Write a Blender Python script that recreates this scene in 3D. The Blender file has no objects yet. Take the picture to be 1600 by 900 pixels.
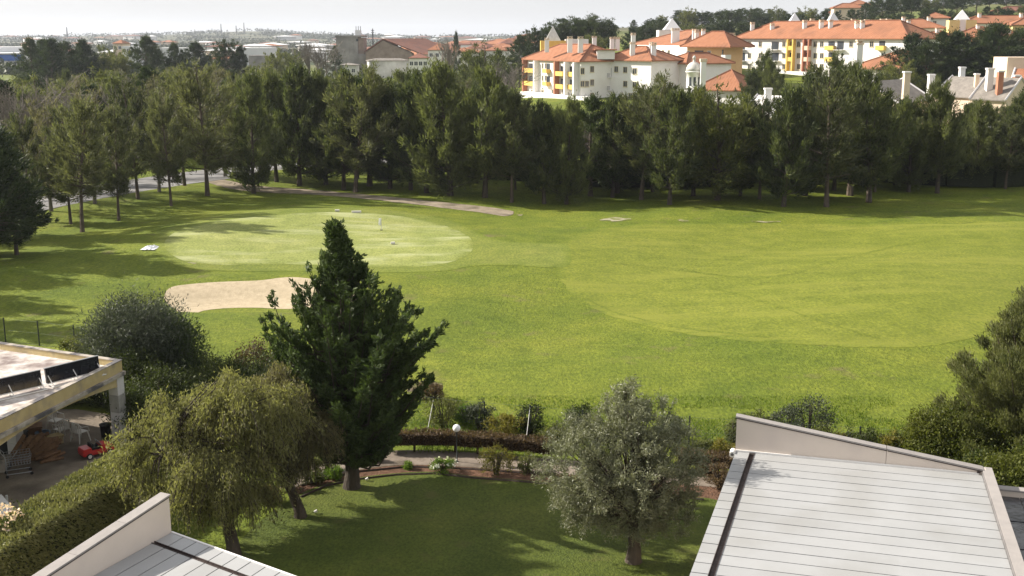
import bpy, math, random
import numpy as np
from mathutils import Vector, Matrix, noise
from mathutils.geometry import delaunay_2d_cdt

random.seed(7)
RNG = np.random.default_rng(7)
SC = bpy.context.scene
COL = SC.collection

# ------------------------------------------------------------------ camera
FPX = 1783.0
TH = math.atan(395 / FPX)
CAMH = 16.0
cam = bpy.data.cameras.new('camera')
cam.lens = 36 * FPX / 1600
cam.sensor_width = 36
cam.clip_start = 0.5
cam.clip_end = 12000
camo = bpy.data.objects.new('camera', cam)
camo.location = (0, 0, CAMH)
camo.rotation_euler = (math.pi / 2 - TH, 0, 0)
COL.objects.link(camo)
SC.camera = camo

# ------------------------------------------------------------------ sky and sun
SUN_ELEV = math.radians(31)
SUN_DX, SUN_DY = -0.96, 0.28           # horizontal direction towards the sun
SKY_STRENGTH = 0.10
world = bpy.data.worlds.new('World')
SC.world = world
world.use_nodes = True
wt = world.node_tree
for n in list(wt.nodes):
    wt.nodes.remove(n)
wo = wt.nodes.new('ShaderNodeOutputWorld')
bg = wt.nodes.new('ShaderNodeBackground')
sky = wt.nodes.new('ShaderNodeTexSky')
sky.sky_type = 'NISHITA'
sky.sun_disc = False
sky.sun_elevation = SUN_ELEV
sky.sun_rotation = math.atan2(SUN_DX, SUN_DY)
sky.dust_density = 2.0
tc = wt.nodes.new('ShaderNodeTexCoord')
mp = wt.nodes.new('ShaderNodeMapping')
mp.inputs['Scale'].default_value = (1.2, 1.2, 7.0)
nz = wt.nodes.new('ShaderNodeTexNoise')
nz.inputs['Scale'].default_value = 1.6
nz.inputs['Detail'].default_value = 5
nz.inputs['Roughness'].default_value = 0.5
cr = wt.nodes.new('ShaderNodeValToRGB')
cr.color_ramp.elements[0].position = 0.3
cr.color_ramp.elements[0].color = (3.4, 3.42, 3.47, 1)
cr.color_ramp.elements[1].position = 0.72
cr.color_ramp.elements[1].color = (4.15, 4.15, 4.15, 1)
mx = wt.nodes.new('ShaderNodeMixRGB')
mx.inputs[0].default_value = 0.93
wt.links.new(tc.outputs['Generated'], mp.inputs[0])
wt.links.new(mp.outputs[0], nz.inputs['Vector'])
wt.links.new(nz.outputs[0], cr.inputs[0])
wt.links.new(sky.outputs[0], mx.inputs[1])
wt.links.new(cr.outputs[0], mx.inputs[2])
wt.links.new(mx.outputs[0], bg.inputs[0])
bg.inputs[1].default_value = SKY_STRENGTH
wt.links.new(bg.outputs[0], wo.inputs[0])

sun = bpy.data.lights.new('sun', 'SUN')
sun.energy = 4.6
sun.angle = math.radians(0.7)
sun.color = (1.0, 0.93, 0.82)
suno = bpy.data.objects.new('sun', sun)
COL.objects.link(suno)
sd = Vector((SUN_DX, SUN_DY, math.tan(SUN_ELEV))).normalized()
suno.rotation_euler = sd.to_track_quat('Z', 'Y').to_euler()
suno.location = (-40, 20, 60)

SC.view_settings.view_transform = 'Standard'
SC.view_settings.look = 'None'
SC.view_settings.gamma = 1.0
SC.view_settings.exposure = 1.2
SC.cycles.max_bounces = 6
SC.cycles.volume_bounces = 0
SC.cycles.transparent_max_bounces = 8


# ------------------------------------------------------------------ survey helpers
def ray(px, py):
    a = px - 800
    b = 450 - py
    return (a, FPX * math.cos(TH) + b * math.sin(TH), -FPX * math.sin(TH) + b * math.cos(TH))


def at(px, py, z=0.0):
    r = ray(px, py)
    t = (z - CAMH) / r[2]
    return (r[0] * t, r[1] * t)


def zat(px, py, y):
    r = ray(px, py)
    t = y / r[1]
    return (r[0] * t, CAMH + r[2] * t)


def ss(a, b, x):
    t = min(1, max(0, (x - a) / (b - a)))
    return t * t * (3 - 2 * t)


GY = [0, 190, 260, 300, 350, 400, 600, 900, 1500, 2500, 8000]
GZ = [0, 0, 1.6, 5.0, 9.5, 13, 22, 27, 12, 4, 0]
UX = [-.06, .0, .06, .12, .25, .35, .5, 1.2]
UA = [0, .12, .75, .85, 1.0, 1.4, 1.5, 1.5]
BUNK = [(258, 463), (285, 450), (340, 443), (400, 441), (470, 445), (530, 447), (562, 455), (560, 468), (520, 479),
        (450, 483), (400, 481), (350, 482), (290, 487), (264, 478)]


def h(x, y):
    z = 0.0
    if y > 48:
        e = ss(48, 60, y) * (1 - ss(170, 260, y))
        z += e * (0.28 * math.sin(x / 9.0 + y / 14.0) * math.cos(y / 11.0) + 0.20 * math.sin(x / 5.1 - y / 7.3))
        dx, dy = (x + 15) / 17, (y - 92) / 12
        z += 0.55 * math.exp(-(dx * dx + dy * dy) ** 2)
        # sunken bunker with a raised far lip
        dx, dy = (x + 16) / 7.5, (y - 69.6) / 3.6
        z -= 0.75 * math.exp(-(dx * dx + dy * dy) ** 2)
        dy = (y - 75.5) / 2.2
        z += 0.35 * math.exp(-(dx * dx + dy * dy))
        if y > 190:
            z += float(np.interp(y, GY, GZ)) * float(np.interp(x / y, UX, UA))
        if y > 1200:
            n = noise.noise(Vector((x / 500, y / 700, 3.1)))
            n2 = noise.noise(Vector((x / 170, y / 300, 8.1)))
            z += ss(1800, 3400, y) * (1 - ss(3800, 6500, y)) * (10 + 7 * n + 4 * n2 + 13 * math.exp(-((x / y + .235) / .07) ** 2))
    return z


def att(px, py, n=6):
    z = 0.0
    for _ in range(n):
        x, y = at(px, py, z)
        z = h(x, y)
    return x, y, z


# ------------------------------------------------------------------ object helpers
def tag(o, label=None, cat=None, group=None, kind=None):
    if label: o['label'] = label
    if cat: o['category'] = cat
    if group: o['group'] = group
    if kind: o['kind'] = kind
    return o


def link(name, me, mat=None, parent=None, smooth=False):
    o = bpy.data.objects.new(name, me)
    COL.objects.link(o)
    if mat is not None and len(me.materials) == 0:
        for m in (mat if isinstance(mat, (list, tuple)) else [mat]):
            me.materials.append(m)
    if parent: o.parent = parent
    if smooth:
        me.polygons.foreach_set('use_smooth', [True] * len(me.polygons))
    return o


def empty(name, loc=(0, 0, 0), rz=0, label=None, cat=None, group=None):
    o = bpy.data.objects.new(name, None)
    o.location = loc
    o.rotation_euler = (0, 0, rz)
    o.empty_display_size = .3
    COL.objects.link(o)
    return tag(o, label, cat, group)


def mesh_np(name, V, F):
    """V (n,3) array, F (m,k) array of equal sized faces"""
    V = np.asarray(V, dtype=np.float32)
    F = np.asarray(F, dtype=np.int32)
    me = bpy.data.meshes.new(name)
    m, k = F.shape
    me.vertices.add(len(V))
    me.vertices.foreach_set('co', V.ravel())
    me.loops.add(m * k)
    me.loops.foreach_set('vertex_index', F.ravel())
    me.polygons.add(m)
    me.polygons.foreach_set('loop_start', np.arange(0, m * k, k, dtype=np.int32))
    me.polygons.foreach_set('loop_total', np.full(m, k, dtype=np.int32))
    me.update(calc_edges=True)
    return me


class MB:
    def __init__(s):
        s.v = []
        s.f = []
        s.m = []

    def add(s, v, f, m=0):
        b = len(s.v)
        s.v += [tuple(p) for p in v]
        s.f += [tuple(i + b for i in q) for q in f]
        s.m += [m] * len(f)
        return s

    def box(s, x0, y0, z0, x1, y1, z1, m=0, M=None):
        v = [(x, y, z) for z in (z0, z1) for y in (y0, y1) for x in (x0, x1)]
        if M is not None: v = [M @ Vector(p) for p in v]
        return s.add(v, [(0, 2, 3, 1), (4, 5, 7, 6), (0, 1, 5, 4), (2, 6, 7, 3), (0, 4, 6, 2), (1, 3, 7, 5)], m)

    def prism(s, poly, z0, z1, m=0):
        """poly ccw xy; z0/z1 numbers or per-vertex lists"""
        n = len(poly)
        a = z0 if isinstance(z0, (list, tuple)) else [z0] * n
        b = z1 if isinstance(z1, (list, tuple)) else [z1] * n
        v = [(p[0], p[1], a[i]) for i, p in enumerate(poly)] + [(p[0], p[1], b[i]) for i, p in enumerate(poly)]
        f = [tuple(range(n - 1, -1, -1)), tuple(range(n, 2 * n))]
        f += [(i, (i + 1) % n, n + (i + 1) % n, n + i) for i in range(n)]
        return s.add(v, f, m)

    def tube(s, pts, rad, sides=6, m=0, cap=True):
        pts = [Vector(p) for p in pts]
        if not isinstance(rad, (list, tuple)): rad = [rad] * len(pts)
        v = []
        for i, p in enumerate(pts):
            d = (pts[min(i + 1, len(pts) - 1)] - pts[max(i - 1, 0)])
            d = d.normalized() if d.length > 1e-6 else Vector((0, 0, 1))
            a = d.cross(Vector((0, 0, 1))) if abs(d.z) < .9 else d.cross(Vector((1, 0, 0)))
            a.normalize()
            b = d.cross(a)
            for k in range(sides):
                t = 2 * math.pi * k / sides
                v.append(p + (a * math.cos(t) + b * math.sin(t)) * rad[i])
        f = []
        for i in range(len(pts) - 1):
            for k in range(sides):
                f.append((i * sides + k, i * sides + (k + 1) % sides, (i + 1) * sides + (k + 1) % sides, (i + 1) * sides + k))
        if cap:
            f.append(tuple(range(sides)))
            f.append(tuple(range(len(v) - 1, len(v) - 1 - sides, -1)))
        return s.add(v, f, m)

    def lathe(s, prof, cx=0, cy=0, sides=16, m=0):
        v = []
        for r, z in prof:
            for k in range(sides):
                t = 2 * math.pi * k / sides
                v.append((cx + r * math.cos(t), cy + r * math.sin(t), z))
        f = []
        for i in range(len(prof) - 1):
            for k in range(sides):
                f.append((i * sides + k, i * sides + (k + 1) % sides, (i + 1) * sides + (k + 1) % sides, (i + 1) * sides + k))
        f.append(tuple(range(sides - 1, -1, -1)))
        f.append(tuple(range(len(v) - sides, len(v))))
        return s.add(v, f, m)

    def mesh(s, name):
        me = bpy.data.meshes.new(name)
        me.from_pydata(s.v, [], s.f)
        if any(s.m): me.polygons.foreach_set('material_index', s.m)
        me.update()
        return me

    def build(s, name, mat=None, parent=None, smooth=False, bevel=0):
        o = link(name, s.mesh(name), mat, parent, smooth)
        if bevel:
            b = o.modifiers.new('bevel', 'BEVEL')
            b.width = bevel
            b.segments = 2
            b.limit_method = 'ANGLE'
        return o


# ------------------------------------------------------------------ materials
def newmat(name):
    m = bpy.data.materials.new(name)
    m.use_nodes = True
    t = m.node_tree
    for n in list(t.nodes): t.nodes.remove(n)
    o = t.nodes.new('ShaderNodeOutputMaterial')
    return m, t, o


def col4(c): return (c[0], c[1], c[2], 1)


def pm(name, c1, c2, scale=3, rough=.8, bump=.15, bscale=None, spec=.3, stretch=(1, 1, 1), world_co=False,
       extra=None, metallic=0, c3=None, s3=.2, t3=(.45, .65)):
    """principled: two colours mixed by noise, an optional third in larger patches, bump"""
    m, t, o = newmat(name)
    b = t.nodes.new('ShaderNodeBsdfPrincipled')
    b.inputs['Roughness'].default_value = rough
    b.inputs['Specular IOR Level'].default_value = spec
    b.inputs['Metallic'].default_value = metallic
    if world_co:
        g = t.nodes.new('ShaderNodeNewGeometry')
        co = g.outputs['Position']
    else:
        g = t.nodes.new('ShaderNodeTexCoord')
        co = g.outputs['Object']
    mpn = t.nodes.new('ShaderNodeMapping')
    mpn.inputs['Scale'].default_value = stretch
    t.links.new(co, mpn.inputs[0])
    n1 = t.nodes.new('ShaderNodeTexNoise')
    n1.inputs['Scale'].default_value = scale
    n1.inputs['Detail'].default_value = 6
    n1.inputs['Roughness'].default_value = .65
    t.links.new(mpn.outputs[0], n1.inputs['Vector'])
    r = t.nodes.new('ShaderNodeValToRGB')
    r.color_ramp.elements[0].position = .33
    r.color_ramp.elements[1].position = .67
    r.color_ramp.elements[0].color = col4(c1)
    r.color_ramp.elements[1].color = col4(c2)
    t.links.new(n1.outputs[0], r.inputs[0])
    out = r.outputs[0]
    if c3:
        n3 = t.nodes.new('ShaderNodeTexNoise')
        n3.inputs['Scale'].default_value = s3
        n3.inputs['Detail'].default_value = 4
        t.links.new(mpn.outputs[0], n3.inputs['Vector'])
        r3 = t.nodes.new('ShaderNodeValToRGB')
        r3.color_ramp.elements[0].position = t3[0]
        r3.color_ramp.elements[1].position = t3[1]
        t.links.new(n3.outputs[0], r3.inputs[0])
        x = t.nodes.new('ShaderNodeMixRGB')
        t.links.new(r3.outputs[0], x.inputs[0])
        t.links.new(out, x.inputs[1])
        x.inputs[2].default_value = col4(c3)
        out = x.outputs[0]
    t.links.new(out, b.inputs['Base Color'])
    if bump:
        n2 = t.nodes.new('ShaderNodeTexNoise')
        n2.inputs['Scale'].default_value = bscale or scale * 4
        n2.inputs['Detail'].default_value = 4
        t.links.new(mpn.outputs[0], n2.inputs['Vector'])
        bp = t.nodes.new('ShaderNodeBump')
        bp.inputs['Strength'].default_value = bump
        bp.inputs['Distance'].default_value = .1
        t.links.new(n2.outputs[0], bp.inputs['Height'])
        t.links.new(bp.outputs[0], b.inputs['Normal'])
    t.links.new(b.outputs[0], o.inputs[0])
    m['out'] = 1
    return m


def leafmat(name, c1, c2, trans=.3, rough=.6, spec=.25, hue=.0):
    m, t, o = newmat(name)
    g = t.nodes.new('ShaderNodeNewGeometry')
    oi = t.nodes.new('ShaderNodeObjectInfo')
    tcn = t.nodes.new('ShaderNodeTexCoord')
    n = t.nodes.new('ShaderNodeTexNoise')
    n.inputs['Scale'].default_value = .9
    n.inputs['Detail'].default_value = 2
    t.links.new(tcn.outputs['Object'], n.inputs['Vector'])
    a = t.nodes.new('ShaderNodeMath')
    a.operation = 'MULTIPLY_ADD'
    t.links.new(g.outputs['Random Per Island'], a.inputs[0])
    a.inputs[1].default_value = .5
    t.links.new(n.outputs[0], a.inputs[2])
    a2 = t.nodes.new('ShaderNodeMath')
    a2.operation = 'MULTIPLY_ADD'
    t.links.new(oi.outputs['Random'], a2.inputs[0])
    a2.inputs[1].default_value = .45
    t.links.new(a.outputs[0], a2.inputs[2])
    r = t.nodes.new('ShaderNodeValToRGB')
    r.color_ramp.elements[0].position = .45
    r.color_ramp.elements[1].position = 1.25 if False else 1.0
    r.color_ramp.elements[0].color = col4(c1)
    r.color_ramp.elements[1].color = col4(c2)
    sb = t.nodes.new('ShaderNodeMath')
    sb.operation = 'SUBTRACT'
    sb.inputs[1].default_value = .18
    t.links.new(a2.outputs[0], sb.inputs[0])
    t.links.new(sb.outputs[0], r.inputs[0])
    b = t.nodes.new('ShaderNodeBsdfPrincipled')
    b.inputs['Roughness'].default_value = rough
    b.inputs['Specular IOR Level'].default_value = spec
    t.links.new(r.outputs[0], b.inputs['Base Color'])
    tr = t.nodes.new('ShaderNodeBsdfTranslucent')
    br = t.nodes.new('ShaderNodeMixRGB')
    br.blend_type = 'MULTIPLY'
    br.inputs[0].default_value = 1
    br.inputs[2].default_value = (1.5, 1.6, .9, 1)
    t.links.new(r.outputs[0], br.inputs[1])
    t.links.new(br.outputs[0], tr.inputs[0])
    mxs = t.nodes.new('ShaderNodeMixShader')
    mxs.inputs[0].default_value = trans
    t.links.new(b.outputs[0], mxs.inputs[1])
    t.links.new(tr.outputs[0], mxs.inputs[2])
    t.links.new(mxs.outputs[0], o.inputs[0])
    return m


ROUGHC = [(.094, .128, .013), (.120, .150, .016), (.145, .167, .020)]


def grassmat(name, cols, fine=9.0, bump=.5, streak=None, patch=None, far=False, blend=None):
    """cols: dark, mid, light; multi scale noise in world position"""
    m, t, o = newmat(name)
    g = t.nodes.new('ShaderNodeNewGeometry')
    b = t.nodes.new('ShaderNodeBsdfPrincipled')
    b.inputs['Roughness'].default_value = .85
    b.inputs['Specular IOR Level'].default_value = .15

    def nz_(scale, detail=5, stretch=(1, 1, 1), rough=.6):
        mpn = t.nodes.new('ShaderNodeMapping')
        mpn.inputs['Scale'].default_value = stretch
        t.links.new(g.outputs['Position'], mpn.inputs[0])
        n = t.nodes.new('ShaderNodeTexNoise')
        n.inputs['Scale'].default_value = scale
        n.inputs['Detail'].default_value = detail
        n.inputs['Roughness'].default_value = rough
        t.links.new(mpn.outputs[0], n.inputs['Vector'])
        return n.outputs[0]

    def ramp(fac, stops):
        r = t.nodes.new('ShaderNodeValToRGB')
        while len(r.color_ramp.elements) < len(stops): r.color_ramp.elements.new(.5)
        for e, (p, c) in zip(r.color_ramp.elements, stops):
            e.position = p
            e.color = col4(c)
        t.links.new(fac, r.inputs[0])
        return r.outputs[0]

    def mix(fac, a, c, mode='MIX'):
        x = t.nodes.new('ShaderNodeMixRGB')
        x.blend_type = mode
        if isinstance(fac, float): x.inputs[0].default_value = fac
        else: t.links.new(fac, x.inputs[0])
        t.links.new(a, x.inputs[1])
        if isinstance(c, tuple): x.inputs[2].default_value = col4(c)
        else: t.links.new(c, x.inputs[2])
        return x.outputs[0]

    big = ramp(nz_(.13, 4), [(.35, cols[0]), (.52, cols[1]), (.68, cols[2])])
    if blend:
        at_ = t.nodes.new('ShaderNodeAttribute')
        at_.attribute_name = 'edge'
        ad = t.nodes.new('ShaderNodeMath')
        ad.operation = 'MULTIPLY_ADD'
        t.links.new(nz_(1.1, 5), ad.inputs[0])
        ad.inputs[1].default_value = .5
        t.links.new(at_.outputs['Fac'], ad.inputs[2])
        ef = ramp(ad.outputs[0], [(.2, (0, 0, 0)), (.55, (1, 1, 1))])
        big = mix(ef, ramp(nz_(.13, 4), [(.35, blend[0]), (.52, blend[1]), (.68, blend[2])]), big)
    med = ramp(nz_(.55, 7, (1, 1, 1), .7), [(.28, (.76, .80, .72)), (.72, (1.22, 1.17, 1.25))])
    fin = ramp(nz_(fine, 3, (1, .6, 1), .7), [(.25, (.55, .6, .55)), (.75, (1.42, 1.36, 1.3))])
    out = mix(1.0, big, med, 'MULTIPLY')
    out = mix(1.0, out, fin, 'MULTIPLY')
    if streak:
        s = ramp(nz_(streak[1], 4, streak[2]), [(streak[3], (0, 0, 0)), (streak[4], (1, 1, 1))])
        out = mix(s, out, streak[0])
    if patch:
        s = ramp(nz_(patch[1], 6), [(patch[2], (0, 0, 0)), (patch[3], (1, 1, 1))])
        out = mix(s, out, patch[0])
    if far:
        sep = t.nodes.new('ShaderNodeSeparateXYZ')
        t.links.new(g.outputs['Position'], sep.inputs[0])
        mr = t.nodes.new('ShaderNodeMapRange')
        mr.inputs[1].default_value = 380
        mr.inputs[2].default_value = 700
        t.links.new(sep.outputs[1], mr.inputs[0])
        f1 = ramp(nz_(.012, 8, (.45, 1, 1), .7), [(.36, (.022, .035, .02)), (.47, (.05, .06, .03)), (.55, (.14, .13, .08)), (.66, (.05, .065, .03))])
        out = mix(mr.outputs[0], out, f1)
    t.links.new(out, b.inputs['Base Color'])
    hn = nz_(fine * 1.4, 4, (1, .7, 1), .7)
    bp = t.nodes.new('ShaderNodeBump')
    bp.inputs['Strength'].default_value = bump
    bp.inputs['Distance'].default_value = .12
    t.links.new(hn, bp.inputs['Height'])
    t.links.new(bp.outputs[0], b.inputs['Normal'])
    t.links.new(b.outputs[0], o.inputs[0])
    return m


M = {}
M['rough'] = grassmat('rough_grass', ROUGHC, 5.0, .9,
                      patch=((.13, .115, .045), .35, .6, .75), far=True)
M['fairway'] = grassmat('fairway_grass', [(.122, .146, .017), (.135, .158, .020), (.152, .168, .025)], 6.0, .25,
                        streak=((.185, .195, .03), .22, (.3, 1.5, 1), .5, .75), blend=ROUGHC)
M['green'] = grassmat('green_grass', [(.185, .215, .06), (.21, .235, .07), (.235, .25, .085)], 7.0, .1,
                      streak=((.36, .37, .20), .35, (.45, 1.5, 1), .5, .78), blend=[(.12, .15, .025), (.14, .165, .03), (.16, .175, .036)])
M['collar'] = grassmat('collar_grass', [(.12, .15, .025), (.14, .165, .03), (.16, .175, .036)], 7.0, .2, blend=ROUGHC)
M['lawn'] = grassmat('lawn_grass', [(.062, .086, .015), (.080, .102, .017), (.108, .124, .024)], 11.0, .8,
                     patch=((.10, .10, .03), .8, .58, .75))
M['sand'] = pm('bunker_sand', (.34, .28, .19), (.45, .37, .26), 2.5, .95, .3, 9, world_co=True, spec=.1)
M['palesand'] = pm('pale_sand', (.18, .17, .09), (.33, .30, .22), 1.5, .95, .3, 6, world_co=True, spec=.1, c3=(.12, .13, .03), s3=.9, t3=(.48, .62))
M['dirt'] = pm('dirt_path', (.20, .165, .12), (.30, .25, .19), 1.4, .95, .4, 8, world_co=True, spec=.1, c3=(.13, .11, .08), s3=.6)
M['asphalt'] = pm('pale_asphalt', (.17, .165, .165), (.24, .235, .23), .7, .9, .2, 9, world_co=True, spec=.2, c3=(.13, .125, .12), s3=.15)
M['earth'] = pm('bare_earth_mix', (.09, .07, .045), (.16, .13, .09), 2, .95, .6, 9, world_co=True, spec=.1, c3=(.08, .09, .02), s3=1.6, t3=(.38, .55))
M['soil'] = pm('bark_soil', (.07, .04, .025), (.16, .09, .06), 3, .95, .8, 12, world_co=True, spec=.1)
M['paving'] = pm('trodden_paving', (.15, .12, .095), (.23, .19, .155), 1.2, .9, .3, 10, world_co=True, spec=.2, c3=(.10, .08, .06), s3=.8)
M['terrace'] = pm('dusty_concrete', (.16, .13, .10), (.26, .22, .17), .9, .9, .3, 10, world_co=True, spec=.2, c3=(.11, .09, .07), s3=.5)
M['edging'] = pm('edging', (.03, .02, .015), (.07, .05, .04), 5, .8, .2)
M['bark'] = pm('bark', (.045, .035, .027), (.10, .08, .06), 4, .95, .8, 14, stretch=(1, 1, .3))
M['palebark'] = pm('pale_bark', (.12, .105, .09), (.24, .21, .18), 4, .95, .6, 14, stretch=(1, 1, .3))
M['darkbark'] = pm('dark_bark', (.03, .024, .018), (.07, .055, .042), 4, .95, .8, 14, stretch=(1, 1, .3))
M['pinebark'] = pm('pine_bark', (.06, .045, .035), (.13, .10, .075), 3, .95, .8, 10, stretch=(1, 1, .3))
M['l_cas'] = leafmat('casuarina_leaf', (.032, .044, .018), (.112, .124, .048), .40)
M['l_brn'] = leafmat('brownish_evergreen_leaf', (.052, .050, .032), (.145, .132, .080), .4)
M['l_open'] = leafmat('open_evergreen_leaf', (.036, .045, .022), (.118, .122, .058), .4)
M['l_dark'] = leafmat('dark_pine_leaf', (.015, .028, .010), (.045, .062, .018), .22)
M['l_ever'] = leafmat('bushy_leaf', (.038, .050, .016), (.125, .130, .042), .38)
M['l_olive'] = leafmat('olive_leaf', (.062, .072, .038), (.165, .17, .105), .22, .45, .35)
M['l_conifer'] = leafmat('conifer_leaf', (.018, .032, .010), (.064, .092, .026), .25)
M['l_right'] = leafmat('right_bush_leaf', (.03, .045, .008), (.10, .11, .02), .35)
M['l_tan'] = leafmat('tan_leaf', (.06, .055, .03), (.14, .12, .065), .3)
M['l_pepper'] = leafmat('pepper_leaf', (.055, .060, .024), (.175, .170, .070), .42)
M['l_pepperb'] = leafmat('greyish_pepper_leaf', (.058, .055, .028), (.155, .14, .072), .38)
M['l_pineR'] = leafmat('loose_pine_leaf', (.045, .058, .020), (.135, .14, .055), .3)
M['l_grey'] = leafmat('grey_bush_leaf', (.035, .044, .028), (.105, .118, .080), .18)
M['l_bush'] = leafmat('dark_bush_leaf', (.016, .026, .007), (.055, .07, .016), .25)
M['l_hedge'] = leafmat('hedge_leaf', (.09, .105, .03), (.19, .185, .075), .25)
M['l_brown'] = leafmat('brown_hedge_leaf', (.06, .04, .025), (.12, .08, .045), .3)
M['l_yellow'] = leafmat('yellow_shrub_leaf', (.09, .085, .02), (.19, .16, .035), .4)
M['l_bright'] = leafmat('bright_leaf', (.05, .09, .012), (.12, .18, .025), .4)
M['l_flower'] = leafmat('pink_blossom', (.5, .33, .28), (.75, .6, .52), .3)
M['l_white'] = leafmat('white_blossom', (.6, .6, .55), (.8, .8, .76), .3)
M['l_tuft'] = leafmat('grass_blade', (.06, .10, .012), (.14, .18, .025), .4)
M['l_far'] = leafmat('far_leaf', (.018, .028, .012), (.05, .06, .025), .1)
M['panel'] = pm('white_roof_panel', (.305, .307, .31), (.33, .332, .335), .8, .45, .02, 3, spec=.3, c3=(.282, .28, .275), s3=.5)
M['plaster'] = pm('beige_plaster', (.62, .535, .46), (.67, .58, .50), .7, .8, .05, 12, c3=(.59, .51, .45), s3=.6)
M['coping'] = pm('coping_stone', (.255, .235, .225), (.30, .275, .26), 3, .75, .1, 20)
M['flash'] = pm('white_flashing', (.7, .68, .65), (.76, .74, .72), 2, .4, .02)
M['slot'] = pm('gutter_dark', (.03, .022, .02), (.07, .05, .045), 3, .7, .3)
M['joint'] = pm('joint_grey', (.11, .105, .105), (.16, .15, .15), 3, .8, .05)
M['ochre'] = pm('ochre_plaster', (.42, .33, .16), (.52, .42, .23), 1.2, .85, .15, 14, c3=(.30, .25, .17), s3=1.8, t3=(.5, .72))
M['stained'] = pm('stained_concrete', (.30, .26, .22), (.42, .38, .33), 3, .9, .2, 14, c3=(.09, .085, .09), s3=1.6, t3=(.45, .6))
M['roofstain'] = pm('bleached_roof_screed', (.30, .25, .22), (.62, .58, .55), 2.2, .9, .25, 9, c3=(.17, .13, .12), s3=.7, t3=(.5, .66))
M['block'] = pm('white_block', (.52, .50, .50), (.60, .58, .58), 2, .85, .1, 18)
M['blockgrey'] = pm('grey_block', (.27, .26, .25), (.36, .35, .33), 2, .85, .1, 18)
M['collector'] = pm('collector_black', (.008, .009, .014), (.014, .015, .022), 2, .2, 0, spec=.5)
M['whitemetal'] = pm('white_metal', (.5, .49, .47), (.62, .61, .59), 8, .5, .05)
M['darkmetal'] = pm('dark_metal', (.015, .02, .018), (.03, .035, .032), 8, .5, .05)
M['wire'] = pm('green_wire', (.05, .07, .05), (.08, .10, .07), 8, .6, 0)
M['greymetal'] = pm('grey_metal', (.30, .31, .33), (.42, .43, .45), 8, .4, .05, metallic=.6)
M['plastic'] = pm('white_plastic', (.55, .53, .50), (.64, .62, .59), 4, .5, .02)
M['red'] = pm('red_paint', (.42, .02, .02), (.50, .03, .03), 3, .35, .02, spec=.5)
M['black'] = pm('black_plastic', (.012, .012, .012), (.025, .025, .025), 3, .6, .05)
M['bluetub'] = pm('blue_plastic', (.12, .17, .26), (.18, .24, .34), 3, .6, .05)
M['wood'] = pm('weathered_wood', (.14, .075, .04), (.26, .15, .08), 5, .9, .3, 20, stretch=(1, 1, .3))
M['globe'] = pm('opal_globe', (.78, .78, .80), (.82, .82, .84), 2, .25, 0, spec=.5)
M['wwall'] = pm('white_wall', (.76, .745, .73), (.80, .79, .775), .5, .85, .05, 6, c3=(.70, .67, .64), s3=.12)
M['apricot'] = pm('apricot_wall', (.66, .42, .22), (.70, .46, .25), .5, .85, .05, 6)
M['peach'] = pm('peach_wall', (.60, .48, .36), (.66, .54, .42), .5, .85, .05, 6)
M['yellow'] = pm('yellow_wall', (.62, .43, .10), (.70, .49, .14), .8, .8, .05, 6)
M['paleyellow'] = pm('pale_yellow_wall', (.60, .48, .20), (.66, .53, .25), .8, .8, .05, 6)
M['terracotta'] = pm('terracotta_wall', (.36, .15, .09), (.42, .19, .12), .8, .85, .05, 6)
M['glass'] = pm('window_glass', (.03, .035, .045), (.08, .09, .10), .6, .12, 0, spec=.6)
M['frame'] = pm('cream_frame', (.55, .48, .32), (.60, .53, .38), 1, .7, 0)
M['rail'] = pm('dark_rail', (.02, .02, .025), (.04, .04, .045), 3, .6, 0)
M['stonegrey'] = pm('old_concrete', (.20, .19, .18), (.32, .305, .295), .25, .9, .1, 4, c3=(.14, .13, .125), s3=.12)
M['oldwhite'] = pm('old_white_wall', (.40, .39, .38), (.62, .61, .60), .3, .9, .05, 4)
M['brick'] = pm('old_brick', (.20, .15, .12), (.30, .24, .20), .4, .9, .1, 4)
M['whiteroof'] = pm('pale_roof', (.55, .55, .56), (.68, .68, .69), .1, .6, 0)
M['blueband'] = pm('blue_band', (.04, .12, .40), (.05, .14, .46), .3, .5, 0)
M['greyroof'] = pm('grey_tile_roof', (.15, .135, .12), (.24, .215, .19), 1.2, .9, .3, 6, stretch=(1, 1, 1))
M['spire'] = pm('pale_spire_tile', (.42, .41, .38), (.54, .53, .50), 2, .7, .1)


def tilemat(name, c1, c2, dark):
    m = pm(name, c1, c2, .9, .85, .15, 5, c3=dark, s3=.25, t3=(.5, .75))
    t = m.node_tree
    b = [n for n in t.nodes if n.type == 'BSDF_PRINCIPLED'][0]
    tcn = t.nodes.new('ShaderNodeTexCoord')
    w = t.nodes.new('ShaderNodeTexWave')
    w.inputs['Scale'].default_value = 1.1
    w.inputs['Distortion'].default_value = .4
    t.links.new(tcn.outputs['Object'], w.inputs['Vector'])
    bp = t.nodes.new('ShaderNodeBump')
    bp.inputs['Strength'].default_value = .5
    bp.inputs['Distance'].default_value = .12
    t.links.new(w.outputs['Fac'], bp.inputs['Height'])
    t.links.new(bp.outputs[0], b.inputs['Normal'])
    return m


M['tile'] = tilemat('terracotta_tiles', (.27, .112, .056), (.33, .142, .076), (.20, .090, .050))
M['tileridge'] = pm('ridge_tiles', (.17, .07, .04), (.24, .10, .055), 2, .9, .1)
M['redtile'] = tilemat('old_red_tiles', (.17, .07, .05), (.23, .10, .065), (.13, .065, .05))


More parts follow.
